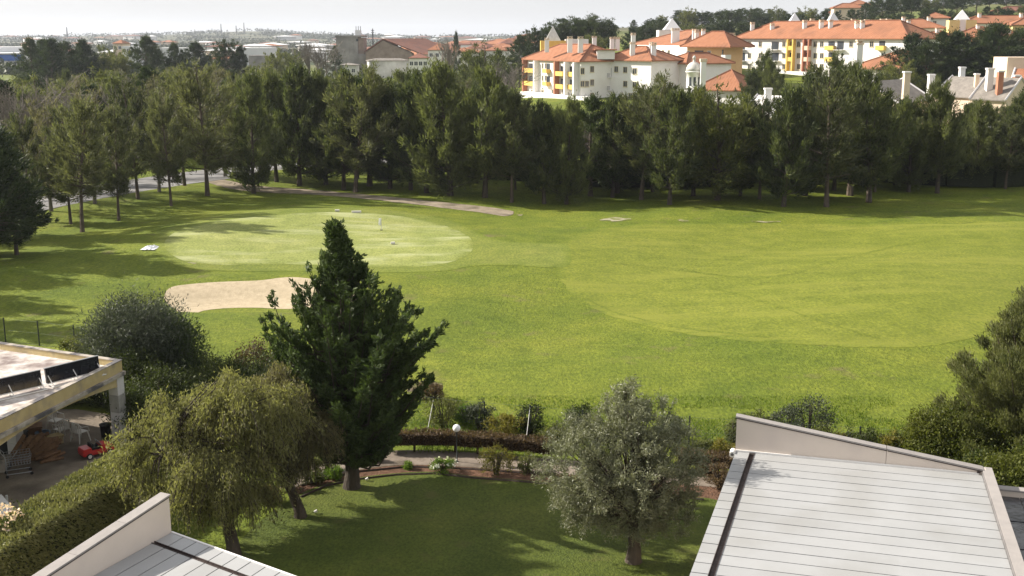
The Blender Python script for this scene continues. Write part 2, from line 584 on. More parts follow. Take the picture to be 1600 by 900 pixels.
def vary_by_object(m, lo, hi):
    t = m.node_tree
    b = [n for n in t.nodes if n.type == 'BSDF_PRINCIPLED'][0]
    src = b.inputs['Base Color'].links[0].from_socket
    oi = t.nodes.new('ShaderNodeObjectInfo')
    mr = t.nodes.new('ShaderNodeMapRange')
    mr.inputs[3].default_value = lo
    mr.inputs[4].default_value = hi
    t.links.new(oi.outputs['Random'], mr.inputs[0])
    x = t.nodes.new('ShaderNodeVectorMath')
    x.operation = 'SCALE'
    t.links.new(src, x.inputs[0])
    t.links.new(mr.outputs[0], x.inputs['Scale'])
    t.links.new(x.outputs[0], b.inputs['Base Color'])


vary_by_object(M['panel'], .95, 1.04)
vary_by_object(M['coping'], .93, 1.06)

# ------------------------------------------------------------------ ground and sheets
def smooth_poly(pts, n=6):
    """closed Catmull-Rom in pixel space"""
    out = []
    L = len(pts)
    for i in range(L):
        p0, p1, p2, p3 = [np.array(pts[(i + k - 1) % L], float) for k in range(4)]
        for k in range(n):
            t = k / n
            out.append(tuple(.5 * ((2 * p1) + (-p0 + p2) * t + (2 * p0 - 5 * p1 + 4 * p2 - p3) * t * t + (-p0 + 3 * p1 - 3 * p2 + p3) * t ** 3)))
    return out


def inside(x, y, P):
    c = False
    j = len(P) - 1
    for i in range(len(P)):
        xi, yi = P[i]
        xj, yj = P[j]
        if (yi > y) != (yj > y) and x < (xj - xi) * (y - yi) / (yj - yi) + xi: c = not c
        j = i
    return c


def sheet(name, px_pts, mat, off, step=1.0, smooth=True, rag=0.0, world_pts=None):
    if world_pts: P = world_pts
    else:
        pp = smooth_poly(px_pts) if smooth else px_pts
        P = [att(*p)[:2] for p in pp]
    if rag:
        Q = []
        for i, p in enumerate(P):
            q = P[(i + 1) % len(P)]
            L = math.dist(p, q)
            k = max(1, int(L / (rag * 2)))
            for j in range(k):
                t = j / k
                x = p[0] + (q[0] - p[0]) * t
                y = p[1] + (q[1] - p[1]) * t
                Q.append((x + rag * noise.noise(Vector((x / rag / 3, y / rag / 3, 1))), y + rag * noise.noise(Vector((x / rag / 3, y / rag / 3, 7)))))
        P = Q
    area = sum(P[i][0] * P[(i + 1) % len(P)][1] - P[(i + 1) % len(P)][0] * P[i][1] for i in range(len(P)))
    if area < 0: P = P[::-1]
    xs = [p[0] for p in P]
    ys = [p[1] for p in P]
    V = [Vector(p) for p in P]
    nb = len(V)
    x = min(xs) + step / 2
    while x < max(xs):
        y = min(ys) + step / 2
        while y < max(ys):
            if inside(x, y, P): V.append(Vector((x + .11 * step * math.sin(y * 7), y)))
            y += step
        x += step
    r = delaunay_2d_cdt(V, [(i, (i + 1) % nb) for i in range(nb)], [], 1, 1e-4)
    vs = [(v.x, v.y, h(v.x, v.y) + off) for v in r[0]]
    me = bpy.data.meshes.new(name)
    me.from_pydata(vs, [], [tuple(f) for f in r[2]])
    me.update()
    flip = [p.normal.z < 0 for p in me.polygons]
    if sum(flip) > len(flip) / 2: me.flip_normals()
    if any(n.type == 'ATTRIBUTE' for n in mat.node_tree.nodes):
        PA = np.array(P)
        PB = np.roll(PA, -1, 0)
        VV = np.array(vs)[:, :2]
        dmn = np.full(len(VV), 1e9)
        for a_, b_ in zip(PA, PB):
            ab = b_ - a_
            tt = np.clip(((VV - a_) @ ab) / (ab @ ab + 1e-9), 0, 1)
            dmn = np.minimum(dmn, np.linalg.norm(VV - a_ - tt[:, None] * ab, axis=1))
        at_ = me.attributes.new('edge', 'FLOAT', 'POINT')
        at_.data.foreach_set('value', np.clip(dmn / 2.6, 0, 1).astype(np.float32))
    o = link(name, me, mat, smooth=True)
    o['kind'] = 'structure'
    return o, P


def axis(a, b, step, lo, hi, g=1.12):
    v = list(np.arange(a, b + 1e-6, step))
    s = step
    while v[-1] < hi:
        s *= g
        v.append(v[-1] + s)
    s = step
    while v[0] > lo:
        s *= g
        v.insert(0, v[0] - s)
    return v


xs = axis(-62, 62, .8, -4200, 4200, 1.09)
ys = axis(18, 128, .8, -200, 6600, 1.055)
nx, ny = len(xs), len(ys)
GV = [(x, y, h(x, y)) for y in ys for x in xs]
idx = np.arange(nx * ny).reshape(ny, nx)
GF = np.stack([idx[:-1, :-1], idx[:-1, 1:], idx[1:, 1:], idx[1:, :-1]], -1).reshape(-1, 4)
ground = link('ground', mesh_np('ground', GV, GF), M['rough'], smooth=True)
ground['kind'] = 'structure'

FAIR = [(868, 392), (900, 368), (960, 354), (1080, 350), (1300, 350), (1500, 350), (1700, 345), (1720, 400), (1700, 450), (1620, 492),
        (1560, 512), (1480, 536), (1400, 544), (1290, 540), (1160, 532), (1060, 520), (960, 495), (905, 466), (874, 435)]
COLL = [(238, 380), (255, 358), (310, 342), (380, 332), (460, 326), (560, 325), (640, 332), (710, 347), (755, 368), (800, 378), (880, 382),
        (892, 400), (880, 418), (800, 415), (740, 416), (690, 424), (600, 426), (500, 424), (400, 424), (320, 422), (262, 410)]
GREEN = [(257, 385), (272, 364), (320, 349), (390, 340), (460, 334), (550, 332), (630, 339), (695, 353), (732, 370), (740, 386), (725, 402),
         (685, 414), (620, 418), (540, 417), (440, 414), (340, 414), (285, 407)]
sheet('fairway', FAIR, M['fairway'], .009, 1.2, rag=.35)
sheet('green_apron', COLL, M['collar'], .016, 1.0)
sheet('putting_green', GREEN, M['green'], .025, 1.0)
BUNKP = sheet('bunker_sand', BUNK, M['sand'], .015, .6)[1]
sheet('cart_path', [(318, 281), (345, 280), (400, 290), (500, 298), (600, 307), (700, 317), (770, 325), (803, 331), (790, 338), (740, 331),
                    (690, 325), (600, 314), (500, 305), (400, 300), (350, 293)], M['dirt'], .024, 1.0, rag=.3)
sheet('access_road', [(-80, 342), (50, 311), (150, 290), (250, 274), (330, 264), (400, 258), (520, 252), (640, 248), (640, 254), (520, 259),
                      (420, 267), (370, 278), (300, 287), (200, 303), (100, 322), (-80, 362)], M['asphalt'], .028, 1.4, smooth=False)
sheet('lawn', [(330, 920), (372, 850), (420, 805), (470, 772), (510, 757), (560, 747), (620, 740), (680, 738), (740, 745), (820, 751),
               (900, 758), (1000, 768), (1060, 776), (1130, 786), (1180, 840), (1200, 960), (760, 1010), (420, 990)], M['lawn'], .02, .5)
sheet('flower_bed', [(455, 768), (480, 756), (560, 735), (640, 727), (740, 731), (860, 740), (1000, 750), (1140, 766),
                     (1150, 792), (1060, 784), (900, 764), (820, 758), (740, 752), (680, 745), (620, 746), (560, 753), (500, 768), (470, 778)],
      M['soil'], .012, .6)
sheet('garden_path', [(452, 742), (480, 722), (560, 709), (640, 704), (740, 708), (860, 718), (1000, 728), (1160, 744),
                      (1160, 764), (1000, 751), (860, 740), (740, 731), (640, 727), (560, 735), (480, 754), (455, 764)],
      M['paving'], .02, .6)
sheet('terrace_floor', [(-120, 800), (0, 820), (60, 778), (120, 745), (183, 712), (235, 690), (215, 655), (120, 640), (-120, 640)],
      M['terrace'], .02, .8, smooth=False)
for i, (cx, cy, wx, wy) in enumerate([(962, 343, 20, 2.6), (1066, 345, 10, 1.6), (1195, 347, 20, 1.4), (812, 336, 5, 1), (300, 412, 8, 1.2)]):
    pts = [(cx + wx * math.cos(a) * (1 + .35 * math.sin(3 * a + i)), cy + wy * math.sin(a) * (1 + .3 * math.cos(4 * a + i))) for a in np.linspace(0, 2 * math.pi, 14, endpoint=False)]
    sheet('sand_patch', pts, M['palesand'], .036, 1.0, rag=.5)
M['track'] = grassmat('tracked_grass', [(.112, .138, .015), (.122, .146, .018), (.138, .158, .021)], 6.0, .3)
for nm, L in (('a', [(1100, 446), (1160, 462), (1230, 484), (1300, 508), (1372, 528)]), ('b', [(1180, 436), (1240, 428), (1310, 406), (1400, 384), (1480, 372)]),
              ('c', [(880, 392), (960, 412), (1050, 420), (1180, 436)]), ('d', [(905, 462), (960, 488), (1060, 512), (1200, 528)])):
    L2 = [(x_, y_ - 1.3) for x_, y_ in L] + [(x_, y_ + 1.3) for x_, y_ in L[::-1]]
    sheet('mower_track', L2, M['track'], .016, 1.5, smooth=False, rag=.25)
# bare brown earth by the fence, right of the conifer
sheet('bare_earth', [(640, 606), (655, 596), (676, 596), (692, 600), (690, 612), (680, 620), (650, 622)], M['earth'], .02, .3, rag=.5)


def edging(pxs, z=.06, w=.05):
    P = [att(*p) for p in pxs]
    mb = MB()
    mb.tube([(p[0], p[1], p[2] + z / 2) for p in P], w, 5)
    o = mb.build('bed_edging', M['edging'])
    return o


tag(edging([(470, 760), (500, 752), (560, 738), (640, 730), (740, 734), (860, 743)]), 'dark low edging strip between garden path and soil bed', 'edging')
tag(edging([(470, 778), (510, 760), (560, 750), (620, 743), (680, 741), (740, 748), (820, 754), (900, 761), (1000, 771), (1100, 782)]),
    'dark low edging strip along the upper rim of the lawn', 'edging')


# ------------------------------------------------------------------ foliage tools
def rnd_dirs(n, rng):
    d = rng.normal(size=(n, 3))
    return d / np.linalg.norm(d, axis=1)[:, None]


def leaf_mesh(name, C, D, L, W, rng, mats=None, mat=None):
    """diamond leaves: C centres, D long directions, L, W arrays"""
    n = len(C)
    D = D / (np.linalg.norm(D, axis=1)[:, None] + 1e-9)
    R = rnd_dirs(n, rng)
    S = np.cross(D, R)
    S /= (np.linalg.norm(S, axis=1)[:, None] + 1e-9)
    L = np.broadcast_to(L, (n,))[:, None] * .5
    W = np.broadcast_to(W, (n,))[:, None] * .5
    V = np.stack([C - D * L, C + S * W - D * L * .1, C + D * L, C - S * W - D * L * .1], 1).reshape(-1, 3)
    F = np.arange(4 * n).reshape(n, 4)
    return mesh_np(name, V, F)


class Tree:
    """grows a trunk mesh with limbs and collects leaf clumps"""
    def __init__(s, seed):
        s.rng = np.random.default_rng(seed)
        s.mb = MB()
        s.C, s.D, s.L, s.W = [], [], [], []

    def clump(s, c, r, n, L, W, bias=(0, 0, 0), flat=1.0, iso=1.0):
        g = s.rng.normal(size=(n, 3)) * (np.array([r, r, r * flat]) * .55)
        s.C.append(np.array(c) + g)
        d = rnd_dirs(n, s.rng) * iso + np.array(bias) + g / (r + 1e-6) * .5
        s.D.append(d)
        s.L.append(L * s.rng.uniform(.6, 1.3, n))
        s.W.append(W * s.rng.uniform(.6, 1.3, n))

    def crown(s, name):
        return leaf_mesh(name, np.concatenate(s.C), np.concatenate(s.D), np.concatenate(s.L), np.concatenate(s.W), s.rng)


def generic_tree(name, seed, H, cb, prof, nl, up, cpl, rc, lpc, ll, lw, bias=(0, 0, 0), flat=1.0, tr=.18, lean=.3, droop=0.0, inner=.35, var=.3):
    """prof(t)->radius for t in 0..1 over the crown; up=(low,high) limb rise angles in degrees bottom/top"""
    T = Tree(seed)
    r = T.rng
    lx, ly = r.normal(0, lean, 2)
    nseg = 7
    pts = []
    for i in range(nseg + 1):
        t = i / nseg
        pts.append((lx * t * t + .12 * math.sin(3 * t + seed), ly * t * t + .12 * math.cos(2.3 * t + seed), H * .97 * t))
    T.mb.tube([(pts[0][0], pts[0][1], -.25)] + pts, [tr * 1.5] + [tr * (1.25 - .25 * min(1, i)) * (1 - .88 * (i / nseg)) + .015 for i in range(nseg + 1)], 7)

    def trunk_at(z):
        t = max(0, min(1, z / (H * .97)))
        k = min(nseg - 1, int(t * nseg))
        f = t * nseg - k
        return np.array(pts[k]) * (1 - f) + np.array(pts[k + 1]) * f

    for i in range(nl):
        t = (i + r.uniform(0, 1)) / nl
        z = H * (cb + (1 - cb) * t * .98)
        R = prof(t) * r.uniform(1 - var, 1 + var)
        a = i * 2.399 + r.uniform(-.6, .6)
        ang = math.radians(up[0] + (up[1] - up[0]) * t + r.uniform(-10, 10))
        z0 = max(H * cb * .6, z - R * math.tan(ang))
        p0 = trunk_at(z0)
        dirh = np.array([math.cos(a), math.sin(a), 0])
        tip = np.array([p0[0], p0[1], z]) + dirh * R
        mid = p0 * .5 + tip * .5 + dirh * R * .10 - np.array([0, 0, (z - z0) * .12])
        T.mb.tube([p0, mid, tip], [max(.02, tr * .38 * (1 - t * .6)), .03, .012], 4, cap=False)
        tang = (tip - mid) / (np.linalg.norm(tip - mid) + 1e-6)
        for k in range(cpl):
            f = inner + (1 - inner) * (k + r.uniform(0, 1)) / cpl
            c = (p0 * (1 - f) ** 2 + 2 * mid * f * (1 - f) + tip * f * f)
            c = c + r.normal(0, rc * .3, 3)
            if droop: c[2] -= droop * r.uniform(0, 1) * R * .35
            T.clump(c, rc * r.uniform(.6, 1.2) * (1.25 - .6 * f), int(lpc * r.uniform(.7, 1.3)), ll, lw, (np.array(bias) + tang * 1.1), flat, .8)
    T.clump(trunk_at(H) + np.array([0, 0, .1]), rc * .7, lpc, ll, lw, (0, 0, .8), 1.6)
    return T.mb.mesh(name + '_trunk'), T.crown(name + '_crown')


KIND = {}


def reg(kind, pair, H, lm, bm_):
    pair[0].materials.append(bm_)
    pair[1].materials.append(lm)
    KIND.setdefault(kind, []).append((pair, H))


for s in range(7):
    w = [2.6, 2.3, 2.9, 2.2, 2.7, 2.4, 3.0][s]
    e = [.9, .8, 1.0, .75, .85, 1.0, .8][s]
    reg('feathery', generic_tree('feathery', 100 + s, 12, [.14, .2, .12, .24, .16, .1, .22][s],
        lambda t, w=w, e=e: w * (math.sin(math.pi * min(1, (t * .78 + .16))) ** e) * (1 - .25 * t) + .25, 50, (30, 66), 6, .46, 46, .52, .085, (0, 0, .3), 1.5, .19, .5, var=.42), 12, M['l_cas'], M['bark'])
for s in range(4):
    w = [2.8, 3.1, 2.5, 2.9][s]
    reg('tall_trunk', generic_tree('tall_trunk', 200 + s, 12, [.26, .22, .30, .24][s],
        lambda t, w=w: w * (math.sin(math.pi * min(1, (t * .8 + .14))) ** .8) + .25, 42, (10, 60), 6, .50, 44, .48, .08, (0, 0, .15), 1.1, .17, .9, var=.42), 12, M['l_open'], M['pinebark'])
    reg('brownish', generic_tree('brownish', 250 + s, 12, .2,
        lambda t, w=w: w * (math.sin(math.pi * min(1, (t * .8 + .14))) ** .8) + .25, 40, (20, 66), 6, .46, 30, .45, .07, (0, 0, .3), 1.1, .15, .9, var=.42), 12, M['l_brn'], M['palebark'])
for s in range(4):
    w = [3.0, 3.4, 2.7, 3.2][s]
    w *= 1.0
    reg('bushy', generic_tree('bushy', 300 + s, 9, .15,
        lambda t, w=w: w * math.sqrt(max(0, 1 - (t * 1.15 - .35) ** 2)) * .95 + .2, 48, (10, 60), 6, .58, 46, .42, .10, (0, 0, .1), .9, .2, .4, var=.32), 9, M['l_ever'], M['bark'])
for s in range(3):
    w = [3.0, 3.5, 2.6][s]
    reg('dark_pine', generic_tree('dark_pine', 400 + s, 10, .18,
        lambda t, w=w: w * math.sin(math.pi * min(1, t * .72 + .26)) + .25, 52, (0, 45), 6, .56, 46, .4, .085, (0, 0, .2), .75, .22, .5, var=.36), 10, M['l_dark'], M['pinebark'])
for s in range(3):
    w = [4.2, 4.8, 3.8][s]
    reg('umbrella', generic_tree('umbrella', 500 + s, 11, .45,
        lambda t, w=w: w * math.sqrt(max(0, 1 - (t * 1.1 - .25) ** 2)) + .2, 56, (12, 38), 5, .75, 46, .5, .11, (0, 0, .2), .55, .26, .8), 11, M['l_dark'], M['pinebark'])


def bare_tree(name, seed, H, spread, n=7, upright=.5):
    r = np.random.default_rng(seed)
    mb = MB()

    def grow(p, d, L, rad, lev):
        q = p + d * L
        m = p + d * L * .5 + r.normal(0, L * .05, 3)
        mb.tube([p, m, q], [rad, rad * .8, rad * .55], 4 if lev > 1 else 3, cap=False)
        if lev == 0: return
        for k in range(n if lev == 4 else 4 if lev > 1 else 4):
            f = r.uniform(.35, 1)
            nd = d * (.6 + upright) + r.normal(0, spread, 3) + np.array([0, 0, upright * .5])
            nd /= np.linalg.norm(nd)
            grow(p + d * L * f, nd, L * r.uniform(.45, .75), rad * .5, lev - 1)
    grow(np.array([0, 0, -.2]), np.array([0, 0, 1.]), H * .42, H * .018, 4)
    return mb.mesh(name)


BARE = []
for s in range(3):
    me = bare_tree('bare', 600 + s, 10, .42 if s < 2 else .25, 9, .35 if s < 2 else .9)
    zmax = max(v.co.z for v in me.vertices)
    me.materials.append(M['palebark'])
    BARE.append((me, zmax))


def place(kind, x, y, H, label, wf=1.0, group=None, cat='tree', var=None, z=None, name=None):
    if z is None: z = h(x, y)
    nm = name or {'feathery': 'feathery_tree', 'tall_trunk': 'casuarina_tree', 'bushy': 'bushy_tree', 'dark_pine': 'pine_tree', 'umbrella': 'umbrella_pine', 'bare': 'bare_tree', 'brownish': 'brownish_tree'}[kind]
    root = empty(nm, (x, y, z), random.uniform(0, 6.28), label, cat, group)
    if kind == 'bare':
        me, H0 = BARE[random.randrange(3) if var is None else var]
        s = H / H0
        link('branches', me, None, root)
    else:
        pair, H0 = KIND[kind][random.randrange(len(KIND[kind])) if var is None else var % len(KIND[kind])]
        s = H / H0
        link('trunk', pair[0], None, root)
        link('crown', pair[1], None, root)
    root.scale = (s * wf, s * wf, s)
    return root


ORD = ['first', 'second', 'third', 'fourth', 'fifth', 'sixth', 'seventh', 'eighth', 'ninth', 'tenth', 'eleventh', 'twelfth', 'thirteenth',
       'fourteenth', 'fifteenth', 'sixteenth', 'seventeenth', 'eighteenth', 'nineteenth', 'twentieth']
ORD += ['twenty-' + o for o in ORD[:9]] + ['thirtieth'] + ['thirty-' + o for o in ORD[:9]] + ['fortieth'] + ['forty-' + o for o in ORD[:9]]


# front row of the tree belt, surveyed: base px, base py, top py, kind, width factor
front = [(-8, 408, 235, 'dark_pine', 1.0), (28, 398, 262, 'dark_pine', .95), (4, 372, 200, 'dark_pine', 1.0), (50, 345, 175, 'tall_trunk', .8), (78, 330, 150, 'brownish', 1.1), (112, 350, 165, 'tall_trunk', .8), (127, 363, 150, 'tall_trunk', .95),
         (150, 318, 135, 'brownish', 1.0), (187, 345, 165, 'tall_trunk', .8), (217, 311, 120, 'tall_trunk', .9), (248, 300, 128, 'brownish', 1.0), (266, 322, 140, 'tall_trunk', .75),
         (288, 290, 110, 'tall_trunk', .9), (322, 306, 96, 'tall_trunk', 1.05), (352, 276, 105, 'brownish', 1.1), (377, 279, 118, 'tall_trunk', .8), (398, 302, 108, 'feathery', .95),
         (432, 284, 112, 'feathery', .95), (468, 290, 100, 'feathery', 1.0), (508, 288, 112, 'feathery', .95), (538, 297, 108, 'feathery', .9), (556, 301, 100, 'tall_trunk', 1.0),
         (578, 291, 115, 'dark_pine', .9), (610, 295, 120, 'feathery', 1.0), (640, 297, 112, 'feathery', .9), (666, 301, 108, 'feathery', 1.0), (702, 305, 97, 'feathery', 1.2), (757, 309, 104, 'feathery', 1.1),
         (801, 316, 142, 'tall_trunk', .95), (850, 318, 160, 'feathery', 1.0), (886, 319, 150, 'feathery', .9), (922, 306, 150, 'dark_pine', .9), (957, 309, 146, 'feathery', .95), (1003, 312, 114, 'tall_trunk', 1.0),
         (1048, 320, 140, 'feathery', .95), (1085, 306, 134, 'feathery', 1.0), (1120, 313, 134, 'bushy', .95), (1158, 306, 160, 'feathery', .9), (1188, 311, 150, 'tall_trunk', .9), (1225, 323, 134, 'feathery', 1.0),
         (1256, 306, 110, 'feathery', .95), (1293, 323, 100, 'tall_trunk', 1.0), (1330, 306, 105, 'dark_pine', .9), (1355, 316, 105, 'feathery', 1.05), (1420, 300, 152, 'feathery', 1.0), (1466, 302, 124, 'feathery', .95),
         (1522, 292, 156, 'feathery', 1.0), (1585, 287, 142, 'feathery', 1.1), (1650, 290, 120, 'feathery', 1.1)]
KD = {'dark_pine': 'dark green pine', 'brownish': 'thin brownish evergreen', 'feathery': 'feathery evergreen', 'tall_trunk': 'bare-stemmed evergreen', 'bushy': 'dark evergreen'}
for i, (px, by, ty, k, wf) in enumerate(front):
    x, y, z = att(px, by)
    H = zat(px, ty, y)[1] - z
    if i < 3: lab = ['big dark pine cut by the left edge of the photo', 'dark pine at the left edge, nearest the rough grass', 'dark pine at the left edge behind two nearer ones'][i]
    else:
        if px < 235: seg, ref = 'before the access road', [f for f in front[3:] if f[0] < 235]
        elif px < 410: seg, ref = 'near the cart path start', [f for f in front if 235 <= f[0] < 410]
        elif px < 780: seg, ref = 'behind the putting green', [f for f in front if 410 <= f[0] < 780]
        elif px < 1170: seg, ref = 'below the apartment block', [f for f in front if 780 <= f[0] < 1170]
        else: seg, ref = 'behind the fairway', [f for f in front if f[0] >= 1170]
        q = [f[0] for f in ref].index(px)
        lab = f"{KD[k]}, {ORD[q]} from the left in the front row {seg}"
    place(k, x, y, H, lab, wf * (1.02 if px < 420 else 1.12), 'trees along the edge of the golf course', var=i)


# trees outside the left edge whose shade falls across the rough
for i, (x, y, H) in enumerate([(-41, 70, 9), (-46, 77, 11), (-50, 86, 11), (-36, 63, 8), (-44, 92, 12), (-38, 82, 9.5)]):
    place('dark_pine' if i % 2 else 'feathery', x, y, H, 'evergreen just outside the left edge of the photo, ' + ['lowest one', 'tall one', 'broad one', 'nearest the pavilion', 'beside the access road', 'behind the edge pines'][i], 1.3, 'trees along the edge of the golf course', var=i)


# the wood behind: random ranks
def sky_line(px):
    return float(np.interp(px, [-50, 0, 60, 110, 160, 240, 330, 420, 500, 560, 640, 700, 760, 800, 820, 870, 950, 1010, 1080, 1140, 1200, 1290, 1390, 1450, 1530, 1660],
                           [125, 122, 120, 108, 108, 106, 104, 103, 106, 118, 112, 104, 116, 138, 172, 170, 160, 130, 140, 158, 160, 122, 150, 164, 162, 150]))


wood = []
placed = [att(f[0], f[1])[:2] for f in front]
LAND = [(0, 70, 'below the warehouse'), (70, 170, 'below the far pines'), (170, 260, 'right of the far pines'),
        (260, 345, 'above the road bend'), (345, 430, 'above the path junction'), (430, 530, 'below the bare poplars'),
        (530, 590, 'below the silo'), (590, 680, 'below the brick hall'), (680, 770, 'below the round pine'),
        (770, 830, 'left of the apartments'), (830, 960, 'before the balconied block'), (960, 1075, 'below the turret'),
        (1075, 1150, 'right of the turret'), (1150, 1260, 'by the cream house'), (1260, 1390, 'left of the terrace'),
        (1390, 1500, 'before the terrace'), (1500, 1700, 'at the right edge')]
tries = 0
while len(wood) < 235 and tries < 16000:
    tries += 1
    px = random.uniform(-60, 1680)
    if px < 800:
        y = random.choice([random.uniform(122, 175), random.uniform(150, 250), random.uniform(220, 330)])
    else:
        y = random.uniform(119, 150 if px > 830 else 200)
    x = (px - 800) / FPX * (y + 3)
    # keep the road and its verge open, keep to behind the front row
    gpy = 450 + FPX * math.tan(math.atan2(CAMH, y) - TH)
    road_y = float(np.interp(px, [-80, 50, 250, 400, 640], [352, 318, 281, 262, 251]))
    if px < 645 and abs(gpy - road_y) < 11: continue
    if px < 400 and gpy > road_y - 30 and random.random() < .45: continue
    dmin = 3.1 if y < 180 else 4.8
    if any((x - a) ** 2 + (y - b) ** 2 < dmin * dmin for a, b in placed): continue
    top = sky_line(px) + random.uniform(-3, 26)
    z = h(x, y)
    Hm = zat(px, top, y)[1] - z
    H = min(Hm, random.uniform(10.5, 14))
    if H < 4: continue
    placed.append((x, y))
    k = random.choices(['feathery', 'bushy', 'tall_trunk', 'dark_pine', 'bare', 'brownish'], [5 if px > 420 else 2.5, 4 if y > 150 else 1, 2, 1.6 if y > 150 else .8, 2.0 if px < 560 else .25, 4 if px < 420 else .7])[0]
    wood.append([px, y, x, H, k])
WK = {'brownish': 'thin brownish-grey evergreen', 'feathery': 'feathery olive-green tree', 'bushy': 'rounded yellowish-green tree', 'tall_trunk': 'open-crowned evergreen', 'dark_pine': 'dark green pine', 'bare': 'leafless grey tree'}
bins = {}
for w_ in wood:
    L = [l for l in LAND if l[0] <= w_[0] < l[1]]
    nm = L[0][2] if L else ('at the left edge' if w_[0] < 0 else 'past the right edge')
    rank = 'nearer rank' if w_[1] < 160 else 'middle rank' if w_[1] < 235 else 'rear rank'
    bins.setdefault((nm, rank, w_[4]), []).append(w_)
for (nm, rank, k), L in bins.items():
    L.sort()
    for q, (px, y, x, H, kk) in enumerate(L):
        lab = f"{WK[k]}, {rank} of wood {nm}" + (f", {ORD[q]} from the left" if len(L) > 1 else '')
        place(k, x, y, H, lab, random.uniform(.95, 1.25), 'trees of the wood behind the golf course')

# bare poplars, dark pines and other surveyed far trees: px, base distance, top py, kind, wf, label
far_trees = [
    (38, 112, 118, 'bare', 1.1, 'grey leafless tree at the left edge of the wood, foremost'),
    (72, 118, 112, 'bare', 1.2, 'second grey leafless tree from the left edge'),
    (100, 116, 122, 'bare', 1.1, 'third grey leafless tree from the left edge'),
    (72, 290, 60, 'dark_pine', .9, 'leftmost of the far dark pines right of the blue-banded warehouse'),
    (84, 300, 62, 'dark_pine', 1.0, 'second far dark pine right of the blue-banded warehouse'),
    (99, 285, 60, 'dark_pine', 1.0, 'pointed far dark pine, third right of the warehouse'),
    (120, 295, 65, 'dark_pine', 1.1, 'fourth far dark pine right of the warehouse'),
    (143, 300, 68, 'dark_pine', .9, 'fifth far dark pine right of the warehouse'),
    (157, 290, 62, 'dark_pine', .9, 'slender far dark pine, last of the group by the warehouse'),
    (185, 300, 72, 'bushy', .9, 'round far tree left of the glasshouse'),
    (203, 290, 75, 'bushy', .8, 'small round far tree beside the glasshouse'),
    (243, 300, 57, 'dark_pine', 1.1, 'pointed dark pine right of the glasshouse'),
    (262, 310, 74, 'dark_pine', .9, 'low dark pine in front of the long white sheds'),
    (291, 310, 68, 'dark_pine', .9, 'dark pine at the right end of the long white sheds'),
    (318, 320, 66, 'dark_pine', 1.2, 'broad dark pine left of the red shed roof'),
    (369, 330, 60, 'umbrella', .7, 'flat-topped pine above the red shed roof'),
    (385, 330, 72, 'dark_pine', .8, 'small dark pine right of the red shed roof'),
    (442, 320, 75, 'bushy', .9, 'round tree left of the bare poplars'),
    (468, 330, 80, 'bushy', .8, 'low round tree at the foot of the bare poplars'),
    (478, 360, 63, 'bare', 1.2, 'leftmost pale bare poplar left of the silo'),
    (492, 365, 61, 'bare', 1.3, 'second pale bare poplar left of the silo'),
    (505, 358, 61, 'bare', 1.3, 'third pale bare poplar left of the silo'),
    (518, 362, 62, 'bare', 1.2, 'pale bare poplar nearest the silo'),
    (531, 400, 72, 'dark_pine', .6, 'narrow dark tree touching the silo'),
    (705, 300, 57, 'bare', 1.6, 'spreading bare tree right of the white farmhouse'),
    (716, 420, 50, 'dark_pine', .35, 'thin pointed tree rising behind the spreading bare tree'),
    (762, 240, 67, 'bushy', 1.15, 'big round dark tree between bare tree and apartments'),
    (744, 260, 78, 'bushy', .8, 'dark tree left of the big round one'),
    (792, 230, 88, 'bare', 1.3, 'bare grey tree left of the yellow-balconied block'),
    (805, 220, 100, 'bare', 1.2, 'second bare grey tree left of the yellow-balconied block'),
    (812, 330, 55, 'dark_pine', .9, 'dark tree behind the left end of the yellow-balconied block'),
    (838, 345, 42, 'umbrella', .8, 'leftmost umbrella pine behind the pyramid spire'),
    (862, 345, 34, 'umbrella', 1.0, 'umbrella pine behind the pyramid spire'),
    (893, 350, 27, 'umbrella', 1.1, 'highest umbrella pine behind the long tiled roof'),
    (915, 345, 24, 'umbrella', 1.2, 'broad umbrella pine behind the long tiled roof'),
    (938, 350, 30, 'umbrella', 1.1, 'rightmost umbrella pine of the skyline group'),
    (925, 320, 52, 'bushy', 1.1, 'brownish tree below the umbrella pines'),
    (980, 370, 42, 'dark_pine', .9, 'small dark tree left of the white pyramid roof'),
    (995, 380, 45, 'dark_pine', .8, 'second small dark tree left of the white pyramid roof'),
    (1178, 220, 78, 'feathery', .9, 'tall tree rising before the white balconied block'),
    (1198, 215, 92, 'feathery', 1.0, 'tree beside the white balconied block end wall'),
    (1160, 210, 108, 'feathery', 1.0, 'lower tree left of the white balconied block end wall'),
    (1290, 190, 82, 'feathery', .9, 'tall tree in front of the white balconied block'),
    (1316, 190, 95, 'feathery', .9, 'tree right of the tall one before the balconied block'),
    (1268, 180, 106, 'feathery', .9, 'tree left of the tall one before the balconied block'),
    (1402, 250, 52, 'dark_pine', 1.2, 'dark pine left end of the clump by the yellow tower'),
    (1425, 245, 68, 'dark_pine', 1.1, 'dark pine below the yellow tower, left side'),
    (1450, 250, 50, 'dark_pine', 1.3, 'dark pine directly before the yellow tower'),
    (1482, 250, 48, 'dark_pine', 1.4, 'broad dark pine right of the yellow tower'),
    (1512, 255, 44, 'dark_pine', 1.4, 'dark pine in the middle of the right clump'),
    (1540, 250, 36, 'dark_pine', 1.4, 'highest dark pine of the right clump'),
    (1570, 255, 44, 'dark_pine', 1.4, 'dark pine near the right end of the clump'),
    (1592, 250, 56, 'dark_pine', 1.2, 'dark pine at the right edge above the white house'),
    (1385, 235, 92, 'bushy', 1.2, 'bushy tree left of the grey-roofed houses'),
    (1352, 215, 105, 'bushy', 1.2, 'bushy tree below the hipped red roof'),
]
